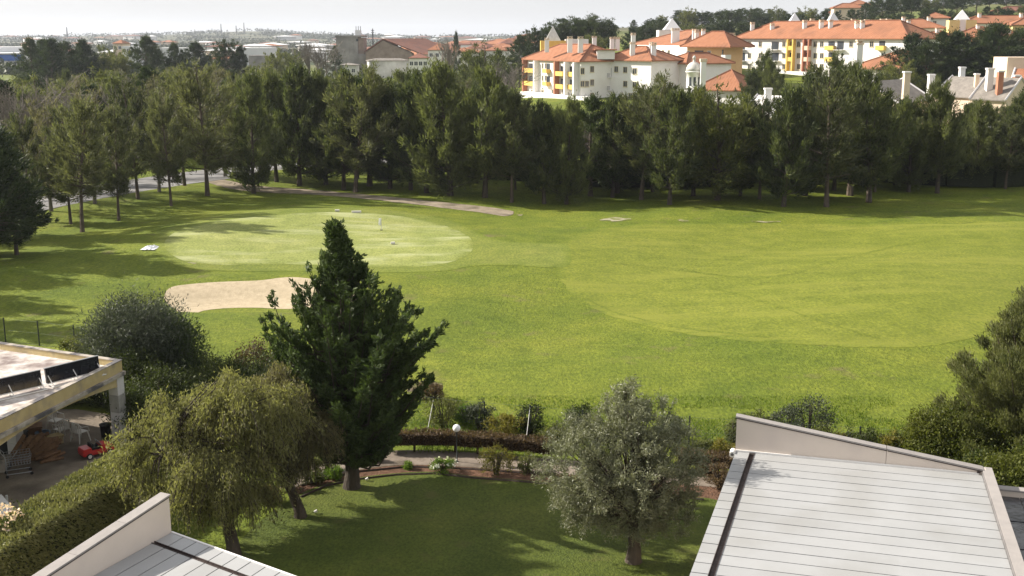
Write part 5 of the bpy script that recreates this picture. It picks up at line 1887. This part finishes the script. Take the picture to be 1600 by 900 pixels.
# ------------------------------------------------------------------ fences
def fence(label, pts, hgt, props=()):
    root = empty('wire_fence', (0, 0, 0), 0, label, 'fence')
    P3 = [(p[0], p[1], h(p[0], p[1])) for p in pts]
    for p in P3:
        MB().tube([(p[0], p[1], p[2] - .1), (p[0], p[1], p[2] + hgt)], .033, 6).build('post', M['darkmetal'], root)
    w = MB()
    for a, b in zip(P3[:-1], P3[1:]):
        a, b = Vector(a), Vector(b)
        L = (b - a).length
        for z in (.04, hgt * .5, hgt - .06): w.tube([a + Vector((0, 0, z)), b + Vector((0, 0, z))], .005, 3, cap=False)
        k = int(L / .16)
        for j in range(k):
            p = a.lerp(b, j / k)
            q = a.lerp(b, min(1, (j + hgt / .16) / k))
            f = min(1, (k - j) / (hgt / .16))
            w.tube([p + Vector((0, 0, .04)), q + Vector((0, 0, .04 + (hgt - .1) * f))], .0025, 3, cap=False)
            p2 = a.lerp(b, max(0, (j - hgt / .16) / k))
            f2 = min(1, j / (hgt / .16))
            w.tube([p + Vector((0, 0, .04)), p2 + Vector((0, 0, .04 + (hgt - .1) * f2))], .0025, 3, cap=False)
    w.build('wire_mesh', M['wire'], root)
    for a, b in props:
        MB().tube([a, b], .011, 5).build('brace', M['whitemetal'], root)
    return root


fp = [at(-60, 527), at(9, 535), at(62, 543), at(118, 552), at(190, 563), at(270, 580), at(360, 600), at(460, 622), at(560, 645), at(678, 668), at(757, 676), at(828, 682), at(910, 690), at(990, 694), at(1076, 700), at(1160, 706), at(1250, 712), at(1341, 718), at(1430, 724), at(1530, 730), at(1640, 738)]
pr1 = [((at(678, 668)[0], at(678, 668)[1], 1.25), (at(663, 700)[0], at(663, 700)[1], .02)), ((at(828, 682)[0], at(828, 682)[1], 1.25), (at(818, 722)[0], at(818, 722)[1], .02))]
fence('thin dark wire fence with round posts between the gardens and the golf course', fp, 1.35, pr1)

# ------------------------------------------------------------------ lamp, flag, small things
x0, y0 = at(714, 722)
L = empty('garden_lamp', (x0, y0, 0), 0, 'garden lamp with white globe on a thin black post at the border', 'lamp')
MB().lathe([(.07, 0), (.07, .03), (.024, .05), (.024, 1.18), (.06, 1.2), (.06, 1.24)], 0, 0, 12).build('post', M['darkmetal'], L, True)
MB().lathe([(.05, 1.235)] + [(.15 * math.sin(a), 1.37 - .15 * math.cos(a)) for a in np.linspace(.35, 3.05, 12)], 0, 0, 20).build('globe', M['globe'], L, True)
for px, py, lab in ((573, 752, 'small white garden spotlight beside the conifer trunk'), (493, 803, 'small white garden spotlight beside the leaning trunk')):
    x0, y0 = at(px, py)
    s_ = empty('garden_spotlight', (x0, y0, 0), .5, lab, 'spotlight', 'small spotlights in the lawn')
    MB().tube([(0, 0, -.05), (0, 0, .08)], .012, 6).build('spike', M['black'], s_)
    MB().tube([(-.05, 0, .08), (.05, -.03, .12)], [.035, .055], 10).build('head', M['plastic'], s_)
x0, y0, z0 = att(596, 360)
F_ = empty('golf_flag', (x0, y0, z0), 0, 'white golf flag on a thin pin in the putting green', 'golf flag')
MB().tube([(0, 0, 0), (0, 0, 1.0)], .022, 6).build('pin', M['whitemetal'], F_)
MB().add([(-.23, .0, .45), (-.02, .03, .40), (-.02, .0, 1.0), (-.2, .05, .98), (-.23, .03, .45), (-.02, .06, .40), (-.02, .03, 1.0), (-.2, .08, .98)], [(0, 1, 2, 3), (7, 6, 5, 4), (0, 4, 5, 1), (1, 5, 6, 2), (2, 6, 7, 3), (3, 7, 4, 0)]).build('flag', M['globe'], F_)
MB().lathe([(.11, -.05), (.11, .055)], 0, 0, 12).build('cup', M['black'], F_)
for px, py, w, lab in ((557, 333, .42, 'white flat marker board at the back of the putting green'), (527, 331, .2, 'small pale marker at the back left of the putting green'), (614, 382, .16, 'small pale marker in front of the flag on the green')):
    x0, y0, z0 = att(px, py)
    o = MB().box(-w, -.08, 0, w, .1, .16).build('marker_board', M['plastic'], None, bevel=.02)
    o.location = (x0, y0, z0 + .04)
    o.rotation_euler = (0, 0, .15)
    tag(o, lab, 'marker')
x0, y0, z0 = att(235, 388)
rr_ = np.random.default_rng(9)
mb = MB()
K = 9
vs = []
for j in range(K):
    for i in range(K):
        u, v = i / (K - 1) - .5, j / (K - 1) - .5
        e = max(0, 1 - 4 * max(abs(u), abs(v)) ** 2)
        vs.append((u * 1.05 + rr_.normal(0, .03), v * 1.5 + rr_.normal(0, .03), e * (.14 + rr_.normal(0, .06))))
mb.add(vs, [(j * K + i, j * K + i + 1, (j + 1) * K + i + 1, (j + 1) * K + i) for j in range(K - 1) for i in range(K - 1)])
o = mb.build('white_tarp', M['globe'])
o.location = (x0, y0, z0 + .03)
tag(o, 'crumpled white sheet lying on the grass left of the putting green', 'sheet')


# ------------------------------------------------------------------ white roofed house on the right
def V2(a): return Vector((a[0], a[1]))


ZR = 3.3
Aw, Bw, Cw = V2(at(1150, 705, ZR)), V2(at(1535, 742, ZR)), V2(at(1077, 900, ZR))
u = (Bw - Aw).normalized()
v = Vector((u.y, -u.x))            # towards the camera
Wd = (Bw - Aw).length
Ln = 14.0
RH = empty('white_roof_house', (Aw.x, Aw.y, 0), math.atan2(u.y, u.x), 'modern house with white panelled roof and sloping beige parapet, lower right', 'house')
# local frame: x along u, y up the picture (minus = towards the camera)
sk = ((Cw - Aw).dot(u)) / ((Cw - Aw).dot(v))   # slight skew of the left edge


def xl(yv): return sk * (-yv)


MB().prism([(xl(-Ln) + .15, -Ln), (Wd + .25, -Ln), (Wd + .25, .0), (.15, .0)], 0, ZR - .14).build('wall', M['plaster'], RH)
MB().prism([(xl(-Ln), -Ln), (Wd, -Ln), (Wd, -.001), (0, -.001)], ZR - .139, ZR - .06).build('roof_deck', M['joint'], RH)
pw = .575
k = 0
yv = -.03
SLOT = (.42, .58)
while yv > -Ln + pw:
    y0_, y1_ = yv, yv - pw + .032
    for (s0, s1) in ((None, SLOT[0]), (SLOT[1], None)):
        a0 = xl(y0_) if s0 is None else xl(y0_) + s0
        a1 = xl(y1_) if s0 is None else xl(y1_) + s0
        b0 = xl(y0_) + s1 if s1 else Wd - .02
        b1 = xl(y1_) + s1 if s1 else Wd - .02
        MB().prism([(a1, y1_), (b1, y1_), (b0, y0_), (a0, y0_)], ZR - .055, ZR + .001 * (k % 3)).build('roof_panel', M['panel'], RH)
    yv -= pw
    k += 1
MB().prism([(xl(-Ln) + SLOT[0] + .02, -Ln), (xl(-Ln) + SLOT[1] - .02, -Ln), (SLOT[1] - .02, -.02), (SLOT[0] + .02, -.02)], ZR - .058, ZR - .05).build('gutter', M['slot'], RH)
for sgn, s0 in ((0, SLOT[0] + .001), (1, SLOT[1] - .016)):
    MB().prism([(xl(-Ln) + s0, -Ln), (xl(-Ln) + s0 + .015, -Ln), (s0 + .015, -.02), (s0, -.02)], ZR - .05, ZR + .02).build('gutter_lip', M['slot'], RH)
# parapet wall with sloping top, split at the joint
hl, hr = 1.1, .13
cut = Wd * .62


def ph(x_): return ZR + hl + (hr - hl) * (x_ / Wd)


MB().prism([(-.02, .002), (cut - .006, .002), (cut - .006, .24), (-.02, .24)], ZR - .13, [ph(0), ph(cut), ph(cut), ph(0)]).build('parapet', M['plaster'], RH)
MB().prism([(cut + .006, .002), (Wd + .25, .002), (Wd + .25, .24), (cut + .006, .24)], ZR - .13, [ph(cut), ph(Wd), ph(Wd), ph(cut)]).build('parapet', M['plaster'], RH)
for a, b in ((-.05, cut - .008), (cut + .008, Wd + .02)):
    MB().prism([(a, -.035), (b, -.035), (b, .275), (a, .275)], [ph(a) + .003, ph(b) + .003] + [ph(b) + .003, ph(a) + .003], [ph(a) + .05, ph(b) + .05, ph(b) + .05, ph(a) + .05]).build('coping', M['coping'], RH)
    MB().prism([(a + .02, -.03), (b, -.03), (b, -.002), (a + .02, -.002)], [ph(a) - .03, ph(b) - .03, ph(b) - .03, ph(a) - .03], [ph(a), ph(b), ph(b), ph(a)]).build('drip_edge', M['slot'], RH)
MB().prism([(.0, -.045), (Wd - .1, -.045), (Wd - .1, .0), (.0, .0)], ZR + .005, ZR + .06).build('flashing', M['flash'], RH)
MB().prism([(Wd + .0, -Ln), (Wd + .28, -Ln), (Wd + .28, .28), (Wd + .0, .28)], ZR - .13, ZR + .15).build('coping', M['coping'], RH)
MB().box(Wd - .012, -Ln, ZR + .0, Wd - .002, -.05, ZR + .13).build('flashing', M['joint'], RH)
MB().tube([(-.09, -.28, ZR - .02), (-.09, .06, ZR - .02)], .095, 14).build('pipe_end', M['flash'], RH)
MB().tube([(-.09, -.285, ZR - .02), (-.09, -.27, ZR - .02)], .05, 12).build('pipe_hole', M['joint'], RH)
MB().box(Wd - .16, -.06, ZR + .06, Wd - .06, -.045, ZR + .13).build('bracket', M['slot'], RH)

# small dark roof at far right
p0 = V2(at(1556, 768, 2.9))
SR = empty('dark_roof_annex', (p0.x, p0.y, 0), math.atan2(u.y, u.x), 'low annex with dark tiled glossy roof at the lower right corner', 'building')
MB().box(.0, -8, 0, 4, .0, 2.75).build('wall', M['plaster'], SR)
MB().box(.0, .001, 0, 4.2, .26, 2.95).build('parapet', M['plaster'], SR)
MB().box(-.02, -.03, 2.953, 4.22, .29, 3.0).build('coping', M['coping'], SR)
M['darkpan'] = pm('dark_wet_panel', (.015, .016, .02), (.05, .05, .055), 2.5, .25, .2, 5, spec=.6, c3=(.10, .10, .105), s3=1.1, t3=(.5, .7))
for i in range(6):
    for j in range(12):
        MB().box(.04 + i * .62, -.04 - (j + 1) * .62, 2.76, .04 + i * .62 + .6, -.06 - j * .62, 2.80 + .008 * ((i + j) % 3)).build('roof_panel', M['darkpan'], SR)

# ------------------------------------------------------------------ left roof
El, Gl, Fl = V2(at(267, 832, ZR)), V2(at(455, 900, ZR)), V2(at(150, 897, ZR))
e1 = (Gl - El).normalized()
e2 = (Fl - El).normalized()
LH = empty('left_roof_house', (0, 0, 0), 0, 'house with blue-white panelled roof and thick sloping beige parapet, lower left', 'house')


def lp(a, b):
    p = El + e1 * a + e2 * b
    return (p.x, p.y)


LL, LW = 9.0, 9.0
MB().prism([lp(0, LL), lp(LW, LL), lp(LW, .12), lp(0, .12)], 0, ZR - .14).build('wall', M['plaster'], LH)
MB().prism([lp(0, LL), lp(LW, LL), lp(LW, 0), lp(0, 0)], ZR - .139, ZR - .06).build('roof_deck', M['joint'], LH)
pw = .5
s0, s1 = .60, .72
k = 0
a = .02
while a < LW - pw:
    for b0, b1 in ((.0, s0), (s1, LL)):
        MB().prism([lp(a, b1), lp(a + pw - .034, b1), lp(a + pw - .034, b0), lp(a, b0)], ZR - .055, ZR + .001 * (k % 3)).build('roof_panel', M['panel'], LH)
    a += pw
    k += 1
MB().prism([lp(0, s1 - .02), lp(LW, s1 - .02), lp(LW, s0 + .02), lp(0, s0 + .02)], ZR - .058, ZR - .05).build('gutter', M['slot'], LH)
for q in (s0 + .001, s1 - .016):
    MB().prism([lp(0, q + .015), lp(LW, q + .015), lp(LW, q), lp(0, q)], ZR - .05, ZR + .02).build('gutter_lip', M['slot'], LH)
MB().prism([lp(0, 0), lp(LW, 0), lp(LW, -.05), lp(0, -.05)], ZR - .13, ZR + .02).build('edge_trim', M['flash'], LH)
# parapet: top falls away from the corner
nv = Vector((-e2.y, e2.x))
if nv.dot(e1) > 0: nv = -nv


def wz(b): return 4.30 - WSL * b


# slope so that the inner top edge meets (72,900)
best = None
for tb in np.linspace(.5, 7, 400):
    x_, y_ = lp(0, tb)
    r_ = ray(72, 900)
    if abs(x_ / y_ - r_[0] / r_[1]) < .002:
        zz_ = zat(72, 900, y_)[1]
        best = (tb, zz_)
        break
WSL = (4.30 - best[1]) / best[0] if best else .1
print('left parapet slope', best, WSL)


def lq(b, off):
    p = El + e2 * b + nv * off
    return (p.x, p.y)


TH_ = .27
MB().prism([lq(-.02, TH_), lq(LL, TH_), lq(LL, .0), lq(-.02, .0)], 0, [wz(0), wz(LL), wz(LL), wz(0)]).build('parapet', M['plaster'], LH)
cz = [wz(-.05) + .004, wz(LL) + .004, wz(LL) + .004, wz(-.05) + .004]
for b0 in np.arange(-.05, LL, 1.6):
    b1 = min(LL, b0 + 1.59)
    MB().prism([lq(b0, TH_ + .03), lq(b1, TH_ + .03), lq(b1, -.03), lq(b0, -.03)], [wz(b0) + .004, wz(b1) + .004] + [wz(b1) + .004, wz(b0) + .004],
               [wz(b0) + .05, wz(b1) + .05, wz(b1) + .05, wz(b0) + .05]).build('coping', M['coping'], LH)
MB().prism([lq(0, -.002), lq(LL, -.002), lq(LL, -.022), lq(0, -.022)], [wz(0) - .03, wz(LL) - .03, wz(LL) - .03, wz(0) - .03], [wz(0), wz(LL), wz(LL), wz(0)]).build('drip_edge', M['slot'], LH)

# ------------------------------------------------------------------ pavilion on the left
ZP = 3.4
Ap, Bp, Cp = V2(at(190, 563, ZP)), V2(at(7, 653, ZP)), V2(at(0, 535, ZP))
f1 = (Bp - Ap).normalized()
f2 = (Cp - Ap).normalized()
PV = empty('garden_pavilion', (0, 0, 0), 0, 'ochre open pavilion with flat stained roof, arched beam and block columns', 'pavilion')


def pp_(a, b):
    p = Ap + f1 * a + f2 * b
    return (p.x, p.y)


PL, PD = 13.0, 12.0
MB().prism([pp_(.0, .2), pp_(.0, PD), pp_(PL, PD), pp_(PL, .2)][::-1] if False else [pp_(.2, .2), pp_(.2, PD), pp_(PL, PD), pp_(PL, .2)], ZP - .42, ZP - .24).build('roof_slab', M['roofstain'], PV)
MB().prism([pp_(0, 0), pp_(0, .2), pp_(PL, .2), pp_(PL, 0)], ZP - .45, ZP).build('fascia', M['ochre'], PV)
MB().prism([pp_(0, .201), pp_(0, PD), pp_(.2, PD), pp_(.2, .201)], ZP - .45, ZP).build('fascia', M['ochre'], PV)
MB().prism([pp_(-.02, -.02), pp_(-.02, .22), pp_(PL, .22), pp_(PL, -.02)], ZP + .003, ZP + .03).build('fascia_cap', M['stained'], PV)
MB().prism([pp_(-.02, .221), pp_(-.02, PD), pp_(.22, PD), pp_(.22, .221)], ZP + .003, ZP + .03).build('fascia_cap', M['stained'], PV)
MB().prism([pp_(-.1, -.1), pp_(-.1, .3), pp_(PL, .3), pp_(PL, -.1)], ZP - .60, ZP - .453).build('cornice', M['stained'], PV)
MB().prism([pp_(-.1, .301), pp_(-.1, PD), pp_(.3, PD), pp_(.3, .301)], ZP - .60, ZP - .453).build('cornice', M['stained'], PV)
# arched beam
BAY = 8.4
for bay in range(2):
    o0 = .45 + bay * BAY
    n = 16
    mb = MB()
    top = ZP - .603
    pts = []
    for i in range(n + 1):
        t = i / n
        a_ = o0 + t * (BAY - .5)
        zb = top - .38 + .30 * math.sin(math.pi * t) ** .8
        pts.append((a_, zb))
    for (a0, z0_), (a1, z1_) in zip(pts[:-1], pts[1:]):
        q = [pp_(a0, .0), pp_(a0, .28), pp_(a1, .28), pp_(a1, .0)]
        mb.prism(q, [z0_, z0_, z1_, z1_], top)
    mb.build('arched_beam', M['ochre'], PV)
MB().prism([pp_(0.02, .5), pp_(.02, PD), pp_(.28, PD), pp_(.28, .5)], ZP - .95, ZP - .603).build('beam', M['ochre'], PV)
for ca, cb in ((-.02, -.02), (BAY - .06, -.02), (.0, 5.2), (2.9, 3.1)):
    zc = 0
    hh = [.62, .72, .72, .72]
    for i, q in enumerate(hh):
        e = .0 if i % 2 else .008
        s = .47
        z1 = min(zc + q - .012, ZP - .604)
        MB().prism([pp_(ca - e, cb - e), pp_(ca - e, cb + s + e), pp_(ca + s + e, cb + s + e), pp_(ca + s + e, cb - e)], zc, z1).build('column_block', M['block'] if i != 2 else M['blockgrey'], PV)
        zc += q
# solar collectors
zc = ZP - .24
bt = [at(-40, 622, zc + .2), at(66, 598, zc + .2), at(72, 596, zc + .2), at(156, 575, zc + .2)]
for i in range(2):
    a_, b_ = Vector(bt[2 * i]), Vector(bt[2 * i + 1])
    R_ = empty('solar_collector', (a_.x, a_.y, zc), math.atan2((b_ - a_).y, (b_ - a_).x), ['black solar water collector, left one on the pavilion roof', 'black solar water collector, right one nearest the roof corner'][i], 'solar collector', 'solar collectors on the pavilion roof')
    L_n = (b_ - a_).length
    tilt = Matrix.Translation((0, 0, .12)) @ Matrix.Rotation(math.radians(83), 4, 'X')
    MB().box(.02, 0, -.05, L_n - .02, .56, .05, 0, tilt).build('absorber', M['collector'], R_)
    MB().box(.0, -.04, -.06, L_n, -.002, .06, 0, tilt).build('lower_rail', M['whitemetal'], R_)
    MB().box(.0, .562, -.06, L_n, .585, .06, 0, tilt).build('upper_rail', M['greymetal'], R_)
    for f in (.04, .5, .96):
        xx_ = L_n * f
        MB().tube([(xx_, -.42, .02), (xx_, .1, .5)], .02, 5).build('leg', M['whitemetal'], R_)
        MB().tube([(xx_, -.42, .02), (xx_, .5, .02)], .02, 5).build('foot_rail', M['whitemetal'], R_)
    MB().tube([(0, -.42, .03), (L_n, -.42, .03)], .025, 5).build('base_rail', M['whitemetal'], R_)

# clutter in the yard
def chair(loc, rz, lab):
    R_ = empty('plastic_chair', loc, rz, lab, 'chair', 'white plastic chairs in the pavilion')
    MB().box(-.24, -.22, .40, .24, .24, .435).build('seat', M['plastic'], R_, bevel=.015)
    mb = MB()
    for i in range(9):
        a0 = math.radians(-70 + i * 140 / 9)
        a1 = math.radians(-70 + (i + .62) * 140 / 9)
        pts = [(.26 * math.sin(t), .04 + .24 * math.cos(t)) for t in (a0, a1)]
        mb.prism([pts[0], pts[1], (pts[1][0] * 1.08, .04 + (pts[1][1] - .04) * 1.1), (pts[0][0] * 1.08, .04 + (pts[0][1] - .04) * 1.1)], .44, .80 - .10 * abs(i - 4) / 4)
    n = 13
    mb.tube([(.275 * math.sin(math.radians(-80 + 160 * i / (n - 1))), .04 + .255 * math.cos(math.radians(-80 + 160 * i / (n - 1))), .86 - .22 * (abs(i - 6) / 6) ** 2) for i in range(n)], .028, 6)
    mb.build('backrest', M['plastic'], R_)
    for sx in (-1, 1):
        MB().tube([(sx * .27, .08, .66), (sx * .29, -.18, .62), (sx * .26, -.24, .42)], .022, 6).build('armrest', M['plastic'], R_)
        for sy in (-1, 1):
            MB().tube([(sx * .22, sy * .2, .41), (sx * .28, sy * .27, 0)], [.035, .022], 6).build('leg', M['plastic'], R_)
    return R_


x0, y0 = at(126, 690)
chair((x0, y0, .02), 2.6, 'white plastic garden chair in the open, nearest the red toy car')
x0, y0 = at(98, 686)
chair((x0, y0, .02), -2.2, 'white plastic chair further left in the shade of the pavilion')
x0, y0 = at(88, 672)
chair((x0, y0, .02), 1.2, 'rearmost white plastic chair beside the inner column')
# toy car
x0, y0 = at(152, 712)
TC = empty('toy_car', (x0, y0, .02), math.radians(42), 'red ride-on toy car parked at the yard edge by the column', 'toy car')
body = MB()
prof = [(-.62, .14), (-.64, .30), (-.60, .42), (-.30, .44), (-.28, .30), (.08, .30), (.12, .46), (.34, .45), (.58, .36), (.63, .24), (.62, .14)]
n = len(prof)
for s in (-1,):
    vs = [(x_, -.27, z_) for x_, z_ in prof] + [(x_, .27, z_) for x_, z_ in prof]
body.add(vs, [tuple(range(n)), tuple(range(2 * n - 1, n - 1, -1))] + [(i, n + i, n + (i + 1) % n, (i + 1) % n) for i in range(n)])
body.box(-.5, -.285, .2, .5, -.271, .34).box(-.5, .271, .2, .5, .285, .34)
body.build('body', M['red'], TC, bevel=.03)
MB().box(-.26, -.2, .305, .05, .2, .40).box(-.27, -.2, .40, -.2, .2, .56).build('seat', M['black'], TC)
MB().add([(.10, -.22, .46), (.10, .22, .46), (.02, .19, .62), (.02, -.19, .62), (.12, -.22, .46), (.12, .22, .46), (.04, .19, .62), (.04, -.19, .62)],
         [(0, 1, 2, 3), (7, 6, 5, 4), (2, 6, 7, 3), (0, 3, 7, 4), (1, 5, 6, 2)]).build('windscreen', M['greymetal'], TC)
MB().tube([(-.02, 0, .44), (.06, 0, .42)], [.08, .02], 10).build('steering_wheel', M['black'], TC)
for sx in (-.4, .4):
    for sy in (-1, 1):
        w_ = MB().tube([(sx, sy * .25, .12), (sx, sy * .32, .12)], .12, 14).build('wheel', M['black'], TC)
        MB().tube([(sx, sy * .318, .12), (sx, sy * .33, .12)], .075, 12).build('hub_cap', M['plastic'], w_)
# shopping trolley
x0, y0 = at(30, 742)
TR = empty('shopping_trolley', (x0, y0, .02), .5, 'grey wire shopping trolley at the front of the pavilion clutter', 'trolley')
mb = MB()
for i in range(9):
    t = i / 8
    mb.tube([(-.4 + t * .8, -.24, .45), (-.44 + t * .9, -.28, .85)], .006, 4).tube([(-.4 + t * .8, .24, .45), (-.44 + t * .9, .28, .85)], .006, 4).tube([(-.4 + t * .8, -.24, .45), (-.4 + t * .8, .24, .45)], .006, 4)
for i in range(5):
    t = i / 4
    z_ = .45 + .4 * t
    w_, l_ = .24 + .04 * t, .4 + .05 * t
    mb.tube([(-l_, -w_, z_), (l_, -w_, z_), (l_, w_, z_), (-l_, w_, z_), (-l_, -w_, z_)], .008, 4)
mb.build('basket', M['greymetal'], TR)
MB().tube([(-.44, -.28, .85), (-.56, -.26, 1.0), (-.56, .26, 1.0), (-.44, .28, .85)], .014, 6).build('handle', M['greymetal'], TR)
MB().tube([(.42, -.24, .12), (-.42, -.24, .14), (-.42, -.24, .45)], .014, 6).tube([(.42, .24, .12), (-.42, .24, .14), (-.42, .24, .45)], .014, 6).build('chassis', M['greymetal'], TR)
for sx in (-.42, .42):
    for sy in (-.24, .24):
        MB().tube([(sx, sy - .02, .06), (sx, sy + .02, .06)], .06, 10).build('wheel', M['black'], TR)
# heaps: firewood logs each a part
x0, y0 = at(62, 712)
FW = empty('firewood_pile', (x0, y0, .02), .9, 'brown pile of sawn timber and branches under the pavilion', 'wood pile')
rr_ = random.Random(4)
for lay in range(5):
    for i in range(14 - 2 * lay):
        yy_ = -1.0 + i * .17 + lay * .16
        l = rr_.uniform(.35, .6)
        a_ = rr_.uniform(-.35, .35)
        c_ = (rr_.uniform(-.15, .15), yy_, .08 + lay * .13)
        MB().tube([(c_[0] - l * math.cos(a_), c_[1] - l * math.sin(a_), c_[2] + rr_.uniform(-.03, .05)), (c_[0] + l * math.cos(a_), c_[1] + l * math.sin(a_), c_[2] + rr_.uniform(-.03, .05))], rr_.uniform(.05, .085), 6).build('log', M['wood'], FW)
x0, y0 = at(68, 692)
T2 = empty('blue_tub', (x0, y0, .02), 0, 'pale blue plastic tub among the clutter of the pavilion', 'tub')
MB().lathe([(.2, 0), (.27, .4), (.30, .41), (.30, .45), (.26, .45), (.19, .05)], 0, 0, 16).build('tub', M['bluetub'], T2, True)
for i, (px, py, l, hh, mm, lab) in enumerate([(20, 706, .5, .7, 'black', 'dark covered crate at the back left of the pavilion'), (48, 688, .45, .55, 'wood', 'brown wooden crate behind the firewood pile'),
                                              (85, 694, .3, .3, 'ochre', 'small cardboard-coloured box beside the chairs'), (8, 690, .5, .9, 'blockgrey', 'grey cabinet in the dark at the left under the roof'),
                                              (5, 735, .3, .45, 'stained', 'pale box left of the shopping trolley')]):
    x0, y0 = at(px, py)
    R_ = empty('storage_crate', (x0, y0, .02), .4 * i, lab, 'crate')
    MB().box(-l, -l * .7, 0, l, l * .7, hh).build('body', M[mm], R_, bevel=.02)
    MB().box(-l - .03, -l * .7 - .03, hh + .002, l + .03, l * .7 + .03, hh + .05).build('lid', M[mm], R_)
x0, y0 = at(20, 728)
PK = empty('plank_stack', (x0, y0, 0), 0, 'leaning brown planks behind the shopping trolley', 'planks')
for i in range(6):
    MB().box(-.07, -.02, 0, .07, .02, 1.5, 0, Matrix.Translation((-.3 + i * .16, .1 * i, .02)) @ Matrix.Rotation(math.radians(35 + 4 * i), 4, 'Y')).build('plank', M['wood'], PK)
x0, y0 = at(166, 688)
BN = empty('dark_bin', (x0, y0, .02), 0, 'dark bin standing against the corner column of the pavilion', 'bin')
MB().lathe([(.17, 0), (.21, .62), (.23, .63), (.23, .68), (.02, .72)], 0, 0, 14).build('bin', M['black'], BN, True)
# pale slab at far left bottom
q_ = [at(-30, 835, .9), at(24, 798, .9), at(2, 772, .9), at(-60, 800, .9)]
SL = empty('white_canopy', (0, 0, 0), 0, 'corner of a white flat canopy at the left edge beside the hedge', 'canopy')
MB().prism(q_ if (q_[1][0] - q_[0][0]) * (q_[2][1] - q_[1][1]) - (q_[1][1] - q_[0][1]) * (q_[2][0] - q_[1][0]) > 0 else q_[::-1], .86, .9).build('top', M['whitemetal'], SL)
for p_ in q_:
    MB().box(p_[0] * .99 - .03, p_[1] - .03, 0, p_[0] * .99 + .03, p_[1] + .03, .858).build('leg', M['whitemetal'], SL)

# ------------------------------------------------------------------ haze
m, t, o_ = newmat('haze_air')
pv = t.nodes.new('ShaderNodeVolumePrincipled')
pv.inputs['Color'].default_value = (.82, .88, 1.0, 1)
pv.inputs['Density'].default_value = .00010
pv.inputs['Anisotropy'].default_value = .3
t.links.new(pv.outputs[0], o_.inputs['Volume'])
hz = MB().box(-4400, -220, -8, 4400, 6750, 75).build('haze', m)
hz['kind'] = 'stuff'
